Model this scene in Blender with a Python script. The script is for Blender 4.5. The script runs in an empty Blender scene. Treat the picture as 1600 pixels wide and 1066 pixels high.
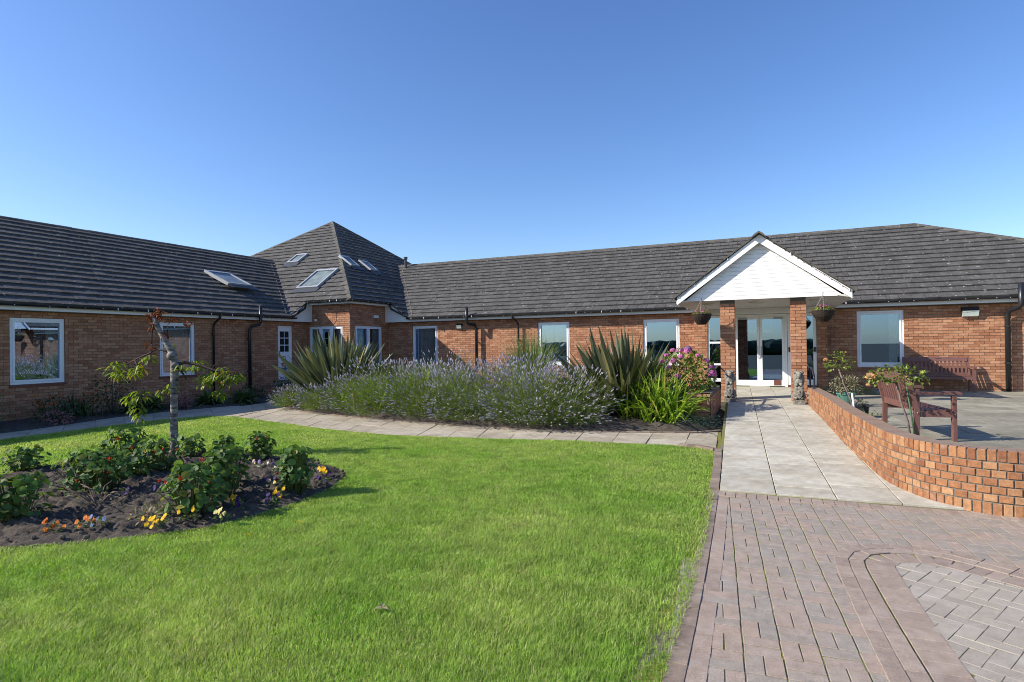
import bpy, math, random
import numpy as np
from mathutils import Vector, Matrix

random.seed(7)
rng = np.random.default_rng(7)
V = Vector
sc = bpy.context.scene
COL = sc.collection

# ------------------------------------------------------------------ camera, sky, sun
CAM_H = 1.63
FPX = 905.0 / 1600.0
th, pit, rol = math.radians(24.23), math.radians(0.38), math.radians(0.72)
fw = V((-math.sin(th) * math.cos(pit), math.cos(th) * math.cos(pit), math.sin(pit)))
rt = V((math.cos(th), math.sin(th), 0))
dn = fw.cross(rt)
r2 = rt * math.cos(rol) + dn * math.sin(rol)
d2 = dn * math.cos(rol) - rt * math.sin(rol)
cam_d = bpy.data.cameras.new("camera")
cam = bpy.data.objects.new("camera", cam_d)
COL.objects.link(cam)
cam_d.sensor_width = 36.0
cam_d.lens = 36.0 * FPX
cam_d.clip_end = 2000
cam_d.clip_start = 0.05
m = Matrix.Identity(4)
for i in range(3):
    m[i][0], m[i][1], m[i][2] = r2[i], -d2[i], -fw[i]
m[2][3] = CAM_H
cam.matrix_world = m
sc.camera = cam


def project(p):
    """pixel in the 1600 wide photograph and the distance"""
    q = V(p) - V((0, 0, CAM_H))
    z = q.dot(fw)
    if z < 0.1:
        return -1e6, -1e6, z
    return 800 + 905 * q.dot(r2) / z, 533 + 905 * q.dot(d2) / z, z


SUN_AZ, SUN_EL = math.radians(237.0), math.radians(32.5)   # measured from +Y towards +X
world = bpy.data.worlds.new("World")
sc.world = world
world.use_nodes = True
wn = world.node_tree
wn.nodes.clear()
sky = wn.nodes.new("ShaderNodeTexSky")
sky.sky_type = 'NISHITA'
sky.sun_disc = False
sky.sun_elevation = SUN_EL
sky.sun_rotation = SUN_AZ
sky.altitude = 0
sky.air_density = 1.0
sky.dust_density = 0.6
sky.ozone_density = 3.5
bg = wn.nodes.new("ShaderNodeBackground")
bg.inputs[1].default_value = 0.14
wo = wn.nodes.new("ShaderNodeOutputWorld")
hs = wn.nodes.new("ShaderNodeHueSaturation")
hs.inputs['Saturation'].default_value = 1.16
hs.inputs['Hue'].default_value = 0.51
wn.links.new(sky.outputs[0], hs.inputs['Color'])
wn.links.new(hs.outputs[0], bg.inputs[0])
wn.links.new(bg.outputs[0], wo.inputs[0])
sun_d = bpy.data.lights.new("sun", 'SUN')
sun_d.energy = 5.0
sun_d.angle = math.radians(0.53)
sun_d.color = (1.0, 0.925, 0.815)
sun = bpy.data.objects.new("sun", sun_d)
COL.objects.link(sun)
sdir = V((math.sin(SUN_AZ) * math.cos(SUN_EL), math.cos(SUN_AZ) * math.cos(SUN_EL), math.sin(SUN_EL)))
sun.rotation_euler = sdir.to_track_quat('Z', 'Y').to_euler()
sun.location = sdir * 60
sc.view_settings.view_transform = 'Standard'
sc.view_settings.look = 'None'
sc.view_settings.exposure = 0.55
sc.view_settings.gamma = 1.0
sc.view_settings.use_curve_mapping = False
sc.cycles.max_bounces = 8
sc.cycles.transparent_max_bounces = 12
sc.cycles.sample_clamp_indirect = 6
sc.cycles.filter_width = 0.95
sc.cycles.use_denoising = True
sc.cycles.denoiser = 'OPENIMAGEDENOISE'
sc.cycles.denoising_input_passes = 'RGB_ALBEDO_NORMAL'
sc.cycles.denoising_prefilter = 'ACCURATE'
sc.cycles.use_adaptive_sampling = False


# ------------------------------------------------------------------ materials
def nodes_of(name):
    mt = bpy.data.materials.new(name)
    mt.use_nodes = True
    nt = mt.node_tree
    nt.nodes.clear()
    out = nt.nodes.new("ShaderNodeOutputMaterial")
    return mt, nt, out


def var_node(nt):
    """0..1 value of its own for every piece: a face attribute in joined meshes, the object's random number in single pieces"""
    a = nt.nodes.new("ShaderNodeAttribute"); a.attribute_name = "var"
    o = nt.nodes.new("ShaderNodeObjectInfo")
    s = nt.nodes.new("ShaderNodeMath"); s.operation = 'ADD'
    f = nt.nodes.new("ShaderNodeMath"); f.operation = 'FRACT'
    nt.links.new(a.outputs['Fac'], s.inputs[0]); nt.links.new(o.outputs['Random'], s.inputs[1])
    nt.links.new(s.outputs[0], f.inputs[0])
    return f.outputs[0]


def ramp_node(nt, fac, stops, interp='LINEAR'):
    r = nt.nodes.new("ShaderNodeValToRGB")
    r.color_ramp.interpolation = interp
    el = r.color_ramp.elements
    while len(el) < len(stops):
        el.new(0.5)
    for e, (p, c) in zip(el, stops):
        e.position = p
        e.color = (*c, 1) if len(c) == 3 else c
    nt.links.new(fac, r.inputs[0])
    return r.outputs[0]


def noise_node(nt, scale, detail=4, rough=0.55, coord='Object'):
    if coord == 'World':
        tc = nt.nodes.new("ShaderNodeNewGeometry"); o = tc.outputs['Position']
    else:
        tc = nt.nodes.new("ShaderNodeTexCoord"); o = tc.outputs[coord]
    n = nt.nodes.new("ShaderNodeTexNoise")
    n.inputs['Scale'].default_value = scale
    n.inputs['Detail'].default_value = detail
    n.inputs['Roughness'].default_value = rough
    nt.links.new(o, n.inputs['Vector'])
    return n.outputs['Fac']


def mix(nt, a, b, fac, mode='MIX'):
    x = nt.nodes.new("ShaderNodeMix"); x.data_type = 'RGBA'; x.blend_type = mode
    x.clamp_factor = True
    for sock, val in ((x.inputs[6], a), (x.inputs[7], b), (x.inputs[0], fac)):
        if isinstance(val, (int, float)):
            sock.default_value = val
        elif isinstance(val, tuple):
            sock.default_value = (*val, 1)
        else:
            nt.links.new(val, sock)
    return x.outputs[2]


def maprange(nt, v, a, b, c=0.0, d=1.0):
    mr = nt.nodes.new("ShaderNodeMapRange")
    nt.links.new(v, mr.inputs[0])
    for i, k in enumerate((a, b, c, d)):
        mr.inputs[i + 1].default_value = k
    return mr.outputs[0]


def principled(nt, out, col, rough=0.8, spec=0.3, bump=None, bstr=0.3, bdist=0.01):
    p = nt.nodes.new("ShaderNodeBsdfPrincipled")
    if isinstance(col, tuple):
        p.inputs['Base Color'].default_value = (*col, 1)
    else:
        nt.links.new(col, p.inputs['Base Color'])
    if isinstance(rough, (int, float)):
        p.inputs['Roughness'].default_value = rough
    else:
        nt.links.new(rough, p.inputs['Roughness'])
    p.inputs['Specular IOR Level'].default_value = spec
    if bump is not None:
        b = nt.nodes.new("ShaderNodeBump")
        b.inputs['Strength'].default_value = bstr
        b.inputs['Distance'].default_value = bdist
        nt.links.new(bump, b.inputs['Height'])
        nt.links.new(b.outputs[0], p.inputs['Normal'])
    nt.links.new(p.outputs[0], out.inputs[0])
    return p


def mat_pieces(name, stops, speck=0.35, rough=0.85, nscale=25, stain=None, fine=180):
    mt, nt, out = nodes_of(name)
    c = ramp_node(nt, var_node(nt), stops)
    n = noise_node(nt, nscale, 5, 0.6, 'World')
    dark = maprange(nt, n, 0.3, 0.75, 1 - speck, 1 + speck * 0.35)
    c = mix(nt, c, dark, 1.0, 'MULTIPLY')
    n2 = noise_node(nt, fine, 2, 0.6, 'World')
    c = mix(nt, c, maprange(nt, n2, 0.35, 0.65, 0.78, 1.16), 1.0, 'MULTIPLY')
    if name == 'garden_brick':
        gn = nt.nodes.new('ShaderNodeNewGeometry'); sx = nt.nodes.new('ShaderNodeSeparateXYZ')
        nt.links.new(gn.outputs['True Normal'], sx.inputs[0])
        c = mix(nt, c, (.23, .185, .15), maprange(nt, sx.outputs[2], .6, .9, 0, .75))
    if stain:
        sc_, lo, hi, colr, amt = stain
        s = noise_node(nt, sc_, 4, 0.6, 'World')
        c = mix(nt, c, colr, maprange(nt, s, lo, hi, 0, amt))
    principled(nt, out, c, rough, 0.25, n2, 0.5, 0.004)
    return mt


def mat_plain(name, col, rough=0.6, spec=0.4, nscale=12, amt=0.15, bump=0.0, bscale=60):
    mt, nt, out = nodes_of(name)
    n = noise_node(nt, nscale, 4, 0.6)
    c = mix(nt, col, maprange(nt, n, 0.3, 0.7, 1 - amt, 1 + amt * 0.4), 1.0, 'MULTIPLY')
    b = noise_node(nt, bscale, 3) if bump else None
    principled(nt, out, c, rough, spec, b, bump, 0.01)
    return mt


def mat_leaf(name, stops, trans=0.35, rough=0.5, spec=0.35, nscale=3.0, namt=0.25):
    mt, nt, out = nodes_of(name)
    c = ramp_node(nt, var_node(nt), stops)
    n = noise_node(nt, nscale, 2, 0.5, 'World')
    c = mix(nt, c, maprange(nt, n, 0.3, 0.7, 1 - namt, 1 + namt), 1.0, 'MULTIPLY')
    p = nt.nodes.new("ShaderNodeBsdfPrincipled")
    nt.links.new(c, p.inputs['Base Color'])
    p.inputs['Roughness'].default_value = rough
    p.inputs['Specular IOR Level'].default_value = spec
    t = nt.nodes.new("ShaderNodeBsdfTranslucent")
    tc = mix(nt, c, (1.15, 1.2, 0.6), 1.0, 'MULTIPLY')
    nt.links.new(tc, t.inputs[0])
    ms = nt.nodes.new("ShaderNodeMixShader")
    ms.inputs[0].default_value = trans
    nt.links.new(p.outputs[0], ms.inputs[1]); nt.links.new(t.outputs[0], ms.inputs[2])
    nt.links.new(ms.outputs[0], out.inputs[0])
    return mt


M = {}
M['brick'] = mat_pieces("house_brick", [(0, (.34, .145, .078)), (.3, (.42, .195, .105)), (.65, (.475, .235, .13)), (1, (.54, .29, .17))], .3, nscale=18)
M['brick_wall'] = mat_pieces("garden_brick", [(0, (.235, .095, .048)), (.3, (.315, .14, .066)), (.7, (.375, .18, .083)), (1, (.44, .25, .13))], .35, nscale=22,
                             stain=(9, .56, .78, (.34, .25, .19), .55))
M['mortar'] = mat_plain("mortar", (.15, .128, .105), .95, .1, 30, .3)
M['mortar_light'] = mat_plain("weathered_mortar", (.17, .15, .125), .95, .1, 14, .45)
M['sill_tile'] = mat_plain("sill_tile", (.17, .06, .045), .6, .4, 15, .2)


def mat_tile():
    mt, nt, out = nodes_of("roof_tile")
    c = ramp_node(nt, var_node(nt), [(0, (.078, .075, .072)), (.5, (.09, .087, .083)), (1, (.104, .10, .096))])
    n = noise_node(nt, 5, 5, .65, 'World')
    c = mix(nt, c, maprange(nt, n, .3, .7, .72, 1.25), 1.0, 'MULTIPLY')
    # lichen spots and moss
    l1 = noise_node(nt, 11, 3, .5, 'World')
    c = mix(nt, c, (.36, .36, .33), maprange(nt, l1, .665, .70, 0, .85))
    m1 = noise_node(nt, 8.3, 4, .6, 'Object')
    c = mix(nt, c, (.075, .058, .03), maprange(nt, m1, .64, .70, 0, .8))
    f = noise_node(nt, 160, 2, .5, 'World')
    c = mix(nt, c, maprange(nt, f, .3, .7, .75, 1.2), 1.0, 'MULTIPLY')
    principled(nt, out, c, .9, .18, f, .4, .004)
    return mt


M['tile'] = mat_tile()
M['ridge'] = mat_pieces("ridge_tile", [(0, (.095, .09, .08)), (1, (.155, .145, .125))], .5, nscale=9, stain=(12, .52, .66, (.10, .08, .045), .8))
M['lead'] = mat_plain("lead_valley", (.05, .055, .065), .5, .4)
M['mortar_verge'] = mat_plain("verge_mortar", (.24, .215, .18), .95, .1, 20, .4, .5)
M['upvc'] = mat_plain("white_upvc", (.80, .81, .82), .35, .45, 3, .06)
M['paint'] = mat_plain("white_boarding", (.80, .80, .79), .5, .4, 3, .07)
M['soffit'] = mat_plain("soffit_board", (.62, .61, .58), .6, .3, 4, .12)
M['black'] = mat_plain("black_plastic", (.016, .017, .019), .35, .5, 8, .2)
M['iron'] = mat_plain("black_rail", (.02, .022, .03), .35, .5, 8, .2)
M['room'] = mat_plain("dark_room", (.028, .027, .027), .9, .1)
M['steel'] = mat_plain("grey_metal", (.35, .36, .37), .35, .6)
M['curtain'] = mat_leaf("curtain_cloth", [(0, (.66, .69, .67)), (1, (.78, .80, .78))], .4, .9, .1)
M['curtain_green'] = mat_leaf("green_curtain", [(0, (.30, .40, .22)), (1, (.40, .48, .28))], .3, .9, .1)
M['lamp_glass'] = mat_plain("lamp_glass", (.55, .62, .56), .25, .5)
M['wire'] = mat_plain("wire", (.03, .03, .03), .5, .3)
M['clip'] = mat_plain("white_clip", (.75, .76, .78), .4, .4)
M['red_print'] = mat_plain("red_print", (.55, .03, .04), .5, .3, 5, .03)
M['blue_print'] = mat_plain("blue_print", (.04, .14, .42), .5, .3, 5, .03)
M['green_print'] = mat_plain("green_print", (.05, .32, .18), .5, .3, 5, .03)
M['white_print'] = mat_plain("white_print", (.75, .75, .75), .5, .3, 5, .03)


def mat_glass(name="window_glass", low=.40):
    mt, nt, out = nodes_of(name)
    g = nt.nodes.new("ShaderNodeBsdfGlossy")
    g.inputs['Roughness'].default_value = 0.0
    g.inputs[0].default_value = (.42, .64, 1, 1)
    t = nt.nodes.new("ShaderNodeBsdfTransparent")
    t.inputs[0].default_value = (.78, .82, .80, 1)
    fr = nt.nodes.new("ShaderNodeFresnel"); fr.inputs[0].default_value = 1.5
    f = maprange(nt, fr.outputs[0], 0.0, 1.0, low, 1.0 if low > .1 else .35)
    ms = nt.nodes.new("ShaderNodeMixShader")
    nt.links.new(f, ms.inputs[0]); nt.links.new(t.outputs[0], ms.inputs[1]); nt.links.new(g.outputs[0], ms.inputs[2])
    nt.links.new(ms.outputs[0], out.inputs[0])
    return mt


M['glass'] = mat_glass()
M['roof_glass'] = mat_glass("roof_glass", .04)


def mat_slab(name, stops, stain, sc1=2.2):
    mt, nt, out = nodes_of(name)
    c = ramp_node(nt, var_node(nt), stops)
    n = noise_node(nt, sc1, 6, .65, 'World')
    c = mix(nt, c, stain, maprange(nt, n, .42, .75, 0, .75))
    n3 = noise_node(nt, 9, 4, .6, 'World')
    c = mix(nt, c, maprange(nt, n3, .3, .7, .80, 1.12), 1.0, 'MULTIPLY')
    f = noise_node(nt, 220, 2, .5, 'World')
    c = mix(nt, c, maprange(nt, f, .3, .7, .85, 1.1), 1.0, 'MULTIPLY')
    principled(nt, out, c, .9, .2, f, .35, .003)
    return mt


M['slab'] = mat_slab("paving_slab", [(0, (.43, .405, .335)), (.5, (.48, .455, .38)), (1, (.53, .505, .42))], (.31, .265, .195))
M['slab_old'] = mat_slab("weathered_slab", [(0, (.38, .33, .25)), (1, (.47, .415, .325))], (.21, .18, .13))
M['slab_patio'] = mat_slab("patio_slab", [(0, (.25, .232, .18)), (.5, (.305, .283, .22)), (1, (.37, .345, .265))], (.15, .145, .11), 1.4)
M['paver'] = mat_pieces("block_paver", [(0, (.295, .263, .222)), (.3, (.325, .276, .228)), (.6, (.358, .281, .228)), (.85, (.368, .28, .222)), (1, (.322, .286, .241))], .25, nscale=14,
                        stain=(3.2, .5, .8, (.36, .33, .30), .45), fine=150)
M['paver_red'] = mat_pieces("red_paver", [(0, (.30, .235, .19)), (.5, (.34, .264, .212)), (1, (.375, .297, .24))], .25, nscale=14,
                            stain=(5, .52, .8, (.37, .32, .28), .6), fine=150)
M['paver_grey'] = mat_pieces("grey_paver", [(0, (.33, .29, .24)), (.5, (.358, .315, .258)), (1, (.39, .342, .278))], .15, nscale=10,
                             stain=(2.5, .5, .8, (.43, .40, .37), .5), fine=170)
M['kerb'] = mat_pieces("kerb_brick", [(0, (.215, .165, .13)), (.5, (.27, .205, .16)), (1, (.32, .25, .195))], .35, nscale=12,
                       stain=(4, .5, .75, (.29, .25, .21), .6))


def mat_joint():
    mt, nt, out = nodes_of("joint_sand")
    n = noise_node(nt, 1.4, 5, .7, 'World')
    c = mix(nt, (.19, .165, .125), (.19, .20, .045), maprange(nt, n, .42, .54))
    n2 = noise_node(nt, 60, 3, .6, 'World')
    c = mix(nt, c, maprange(nt, n2, .3, .7, .6, 1.3), 1.0, 'MULTIPLY')
    principled(nt, out, c, .95, .1, n2, .8, .01)
    return mt


M['joint'] = mat_joint()


def mat_soil(name, a, b):
    mt, nt, out = nodes_of(name)
    n = noise_node(nt, 14, 8, .7, 'World')
    c = mix(nt, a, b, maprange(nt, n, .35, .68))
    n2 = noise_node(nt, 90, 3, .6, 'World')
    c = mix(nt, c, maprange(nt, n2, .3, .7, .6, 1.35), 1.0, 'MULTIPLY')
    principled(nt, out, c, .95, .1, n, .8, .03)
    return mt


M['soil'] = mat_soil("bed_soil", (.055, .046, .038), (.12, .102, .085))
M['turf'] = mat_soil("turf_soil", (.15, .185, .05), (.20, .235, .07))
M['earth'] = mat_soil("far_ground", (.09, .085, .06), (.12, .12, .08))


def mat_grass():
    mt, nt, out = nodes_of("grass_blade")
    v = var_node(nt)
    c = ramp_node(nt, v, [(0, (.20, .345, .045)), (.5, (.28, .435, .075)), (.9, (.35, .485, .12)), (.975, (.45, .48, .19)), (1, (.53, .49, .27))])
    n = noise_node(nt, .75, 4, .6, 'World')
    c = mix(nt, c, mix(nt, (.86, .98, .7), (1.55, 1.24, 1.85), maprange(nt, n, .32, .68)), 1.0, 'MULTIPLY')
    n2 = noise_node(nt, 4.5, 3, .6, 'World')
    c = mix(nt, c, maprange(nt, n2, .3, .7, .78, 1.2), 1.0, 'MULTIPLY')
    d = nt.nodes.new("ShaderNodeBsdfPrincipled")
    nt.links.new(c, d.inputs['Base Color'])
    d.inputs['Roughness'].default_value = .5
    d.inputs['Specular IOR Level'].default_value = .25
    t = nt.nodes.new("ShaderNodeBsdfTranslucent")
    nt.links.new(mix(nt, c, (1.1, 1.15, .6), 1.0, 'MULTIPLY'), t.inputs[0])
    ms = nt.nodes.new("ShaderNodeMixShader"); ms.inputs[0].default_value = .5
    nt.links.new(d.outputs[0], ms.inputs[1]); nt.links.new(t.outputs[0], ms.inputs[2])
    nt.links.new(ms.outputs[0], out.inputs[0])
    return mt


M['grass'] = mat_grass()
M['bench'] = mat_plain("brown_bench", (.165, .078, .064), .5, .4, 20, .2, .1, 40)
M['screw'] = mat_plain("bench_screw", (.4, .36, .34), .4, .5)
M['stone'] = mat_plain("carved_stone", (.25, .235, .20), .95, .1, 22, .6, .9, 45)
M['wicker'] = mat_plain("dark_wicker", (.045, .03, .022), .7, .3, 30, .5, .5, 80)
M['chain'] = mat_plain("basket_chain", (.22, .17, .14), .5, .4)
M['pot_green'] = mat_plain("green_pot", (.10, .23, .18), .4, .5, 6, .25)
M['planter'] = mat_plain("dark_planter", (.03, .032, .028), .6, .3)
M['white_tube'] = mat_plain("white_tube", (.75, .76, .78), .4, .4)


def mat_bark():
    mt, nt, out = nodes_of("silver_bark")
    tc = nt.nodes.new("ShaderNodeNewGeometry")
    mp = nt.nodes.new("ShaderNodeMapping"); mp.inputs['Scale'].default_value = (10, 10, 27)
    nt.links.new(tc.outputs['Position'], mp.inputs[0])
    n = nt.nodes.new("ShaderNodeTexNoise"); n.inputs['Scale'].default_value = 1; n.inputs['Detail'].default_value = 4
    nt.links.new(mp.outputs[0], n.inputs['Vector'])
    c = ramp_node(nt, n.outputs['Fac'], [(.34, (.05, .042, .036)), (.46, (.15, .13, .118)), (.60, (.24, .22, .205)), (.78, (.38, .36, .34))])
    principled(nt, out, c, .75, .3, n.outputs['Fac'], .8, .012)
    return mt


M['bark'] = mat_bark()
M['branch'] = mat_plain("dark_branch", (.085, .06, .05), .85, .2, 25, .5, .6, 50)
M['rose_stem'] = mat_plain("rose_stem", (.20, .15, .12), .8, .2, 25, .5)
M['stake'] = mat_plain("green_stake", (.06, .13, .05), .6, .3)
M['lf_cherry'] = mat_leaf("cherry_leaf", [(0, (.08, .14, .012)), (.5, (.18, .25, .02)), (.9, (.30, .34, .04)), (1, (.36, .18, .03))], .45)
M['lf_dry'] = mat_leaf("withered_leaf", [(0, (.12, .035, .02)), (1, (.24, .075, .035))], .2, .8, .1)
M['lf_nast'] = mat_leaf("nasturtium_leaf", [(0, (.05, .105, .025)), (.6, (.085, .165, .04)), (.92, (.14, .22, .05)), (1, (.28, .25, .05))], .35, .6, .3)
M['lf_flax'] = mat_leaf("flax_leaf", [(0, (.06, .078, .042)), (.4, (.10, .12, .068)), (.78, (.165, .19, .125)), (.93, (.23, .22, .09)), (1, (.30, .24, .09))], .2, .42, .5, 1.5, .2)
M['lf_flax_bronze'] = mat_leaf("bronze_flax_leaf", [(0, (.045, .056, .026)), (.45, (.08, .092, .045)), (.8, (.135, .145, .075)), (.95, (.18, .16, .07)), (1, (.20, .13, .06))], .2, .45, .4, 1.5, .2)
M['lf_lav'] = mat_leaf("lavender_leaf", [(0, (.06, .10, .025)), (.4, (.11, .165, .045)), (.8, (.19, .27, .055)), (1, (.32, .40, .10))], .35, .7, .15)
M['fl_lav'] = mat_leaf("lavender_flower", [(0, (.24, .22, .29)), (.5, (.37, .345, .43)), (1, (.52, .50, .58))], .25, .8, .1)
M['lf_yellow'] = mat_leaf("bright_strap_leaf", [(0, (.14, .25, .02)), (.5, (.26, .39, .035)), (.85, (.38, .48, .07)), (1, (.46, .37, .10))], .45, .45, .4)
M['lf_mid'] = mat_leaf("mid_green_leaf", [(0, (.045, .085, .016)), (.6, (.09, .15, .025)), (1, (.16, .22, .045))], .35, .45, .4)
M['lf_dark'] = mat_leaf("dark_leaf", [(0, (.022, .045, .016)), (1, (.05, .085, .03))], .25, .5, .3)
M['lf_blue'] = mat_leaf("blue_green_leaf", [(0, (.045, .085, .055)), (1, (.09, .14, .085))], .25, .6, .2)
M['lf_grass'] = mat_leaf("ornamental_grass_leaf", [(0, (.10, .165, .05)), (.6, (.17, .24, .085)), (1, (.27, .32, .14))], .4, .6, .2)
M['lf_rose'] = mat_leaf("rose_leaf", [(0, (.09, .15, .02)), (.6, (.19, .27, .035)), (1, (.30, .30, .05))], .4, .4, .45)
M['lf_hosta'] = mat_leaf("hosta_leaf", [(0, (.06, .11, .035)), (1, (.14, .20, .075))], .3, .5, .3)
M['lf_sedum'] = mat_leaf("sedum_flower", [(0, (.20, .09, .10)), (1, (.33, .17, .16))], .2, .8, .1)
M['lf_grey'] = mat_leaf("faded_shrub_leaf", [(0, (.15, .17, .095)), (.6, (.22, .22, .14)), (1, (.36, .24, .15))], .3, .7, .15)
M['stem'] = mat_leaf("green_stem", [(0, (.09, .12, .03)), (1, (.15, .16, .05))], .1, .6, .2)
FL = dict(orange=(.75, .22, .02), yellow=(.80, .50, .012), purple=(.055, .02, .16), blue=(.26, .32, .62), cream=(.75, .68, .30), red=(.62, .045, .015),
          pink=(.62, .20, .44), peach=(.86, .52, .30), violet=(.32, .20, .50), ember=(.60, .13, .02), white=(.7, .7, .72))
for k_, c_ in FL.items():
    M['fl_' + k_] = mat_leaf(k_ + "_petal", [(0, tuple(x * .75 for x in c_)), (1, c_)], .3, .6, .2)


# ------------------------------------------------------------------ mesh helpers
class MB:
    def __init__(s):
        s.v = []; s.f = []; s.var = []; s.mi = []; s.cur = 0.0; s.m = 0

    def add(s, vs, fs, var=None):
        b = len(s.v)
        s.v.extend([tuple(p) for p in vs])
        x = s.cur if var is None else var
        for f in fs:
            s.f.append(tuple(i + b for i in f)); s.var.append(x); s.mi.append(s.m)

    def box(s, lo, hi, var=None):
        x0, y0, z0 = lo; x1, y1, z1 = hi
        s.add([(x0, y0, z0), (x1, y0, z0), (x1, y1, z0), (x0, y1, z0), (x0, y0, z1), (x1, y0, z1), (x1, y1, z1), (x0, y1, z1)],
              [(0, 3, 2, 1), (4, 5, 6, 7), (0, 1, 5, 4), (1, 2, 6, 5), (2, 3, 7, 6), (3, 0, 4, 7)], var)

    def hexa(s, b4, t4, var=None, bottom=True):
        """b4 and t4: four corners each, anticlockwise seen from outside the top"""
        fs = [(4, 5, 6, 7), (0, 1, 5, 4), (1, 2, 6, 5), (2, 3, 7, 6), (3, 0, 4, 7)]
        if bottom:
            fs.append((0, 3, 2, 1))
        s.add(list(b4) + list(t4), fs, var)

    def tbox(s, T, a0, a1, d0, d1, z0, z1, var=None):
        """box in wall coordinates: along, out of the wall, up"""
        c = [T(a0, d0, z0), T(a1, d0, z0), T(a1, d0, z1), T(a0, d0, z1)]
        t = [T(a0, d1, z0), T(a1, d1, z0), T(a1, d1, z1), T(a0, d1, z1)]
        s.hexa(c, t, var)

    def bar(s, p, q, w, h, up=(0, 0, 1), var=None):
        """straight bar from p to q, w across and h along up"""
        p, q, up = V(p), V(q), V(up)
        d = (q - p).normalized()
        x = d.cross(up).normalized(); y = x.cross(d)
        o = [x * -w / 2 - y * h / 2, x * w / 2 - y * h / 2, x * w / 2 + y * h / 2, x * -w / 2 + y * h / 2]
        s.hexa([p + k for k in o], [q + k for k in o], var)

    def tube(s, pts, rad, n=8, caps=True, var=None):
        pts = [V(p) for p in pts]
        if not hasattr(rad, '__len__'):
            rad = [rad] * len(pts)
        vs = []; fs = []
        px = None
        for i, p in enumerate(pts):
            d = (pts[min(i + 1, len(pts) - 1)] - pts[max(i - 1, 0)]).normalized()
            if px is None:
                px = d.cross(V((0, 0, 1)) if abs(d.z) < .9 else V((1, 0, 0))).normalized()
            px = (px - d * px.dot(d)).normalized()
            py = d.cross(px)
            for k in range(n):
                a = 2 * math.pi * k / n
                vs.append(p + (px * math.cos(a) + py * math.sin(a)) * rad[i])
        for i in range(len(pts) - 1):
            for k in range(n):
                k2 = (k + 1) % n
                fs.append((i * n + k, i * n + k2, (i + 1) * n + k2, (i + 1) * n + k))
        if caps:
            fs.append(tuple(range(n - 1, -1, -1)))
            fs.append(tuple((len(pts) - 1) * n + k for k in range(n)))
        s.add(vs, fs, var)

    def lathe(s, c, prof, n=20, var=None):
        c = V(c); vs = []; fs = []
        for r, z in prof:
            for k in range(n):
                a = 2 * math.pi * k / n
                vs.append((c.x + r * math.cos(a), c.y + r * math.sin(a), c.z + z))
        for i in range(len(prof) - 1):
            for k in range(n):
                k2 = (k + 1) % n
                fs.append((i * n + k, i * n + k2, (i + 1) * n + k2, (i + 1) * n + k))
        s.add(vs, fs, var)

    def ball(s, c, r, n=8, m_=6, var=None, rot=None):
        c = V(c)
        if not hasattr(r, '__len__'):
            r = (r, r, r)
        vs = []; fs = []
        for i in range(m_ + 1):
            t = math.pi * i / m_
            for k in range(n):
                a = 2 * math.pi * k / n
                p = V((r[0] * math.sin(t) * math.cos(a), r[1] * math.sin(t) * math.sin(a), r[2] * math.cos(t)))
                vs.append(c + (rot @ p if rot else p))
        for i in range(m_):
            for k in range(n):
                k2 = (k + 1) % n
                fs.append((i * n + k, (i + 1) * n + k, (i + 1) * n + k2, i * n + k2))
        s.add(vs, fs, var)

    def blade(s, p, d, up, length, width, bend=0.0, seg=3, fold=0.0, taper=1.0, var=None, sh=.45):
        """narrow leaf: starts at p along d, bends towards -Z, up = its upper side"""
        p, d = V(p), V(d).normalized()
        vs = []; fs = []
        x = d.cross(V(up))
        if x.length < 1e-4:
            x = V((1, 0, 0))
        x.normalize()
        cur = p.copy(); dd = d.copy()
        st = length / seg
        mid = fold > 0
        for i in range(seg + 1):
            t = i / seg
            w = width * .5 * (min(1, .55 + 1.6 * t) if t < .3 else 1) * (1 - max(0, (t - sh) / (1 - sh)) ** 1.6 * taper)
            w = max(w, width * .02)
            nn = x.cross(dd)
            if mid:
                vs += [cur - x * w + nn * (w * fold), cur, cur + x * w + nn * (w * fold)]
            else:
                vs += [cur - x * w, cur + x * w]
            dd = (dd + V((0, 0, -bend / seg * (0.4 + 1.2 * t)))).normalized()
            x = (x - dd * x.dot(dd)).normalized()
            cur = cur + dd * st
        k = 3 if mid else 2
        for i in range(seg):
            a, b = i * k, (i + 1) * k
            for j in range(k - 1):
                fs.append((a + j, a + j + 1, b + j + 1, b + j))
        s.add(vs, fs, random.random() if var is None else var)

    def leaf(s, p, d, up, length, width, curl=.25, var=None):
        """broad leaf of four faces with a midrib fold"""
        p, d = V(p), V(d).normalized()
        x = d.cross(V(up))
        if x.length < 1e-4:
            x = V((1, 0, 0))
        x.normalize(); n = x.cross(d)
        w = width / 2
        vs = [p, p + d * length * .45 - x * w + n * w * curl, p + d * length * .5 - n * 0, p + d * length * .45 + x * w + n * w * curl, p + d * length - n * length * curl * .4]
        s.add(vs, [(0, 2, 1), (0, 3, 2), (1, 2, 4), (2, 3, 4)], random.random() if var is None else var)

    def disc(s, p, n, r, k=7, cup=.15, var=None):
        p, n = V(p), V(n).normalized()
        x = n.orthogonal().normalized(); y = n.cross(x)
        a0 = random.random() * 6.28
        vs = [p - n * r * cup]
        for i in range(k):
            a = a0 + 2 * math.pi * i / k
            rr = r * (.9 + .2 * random.random())
            vs.append(p + x * rr * math.cos(a) + y * rr * math.sin(a))
        s.add(vs, [(0, 1 + i, 1 + (i + 1) % k) for i in range(k)], random.random() if var is None else var)

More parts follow.
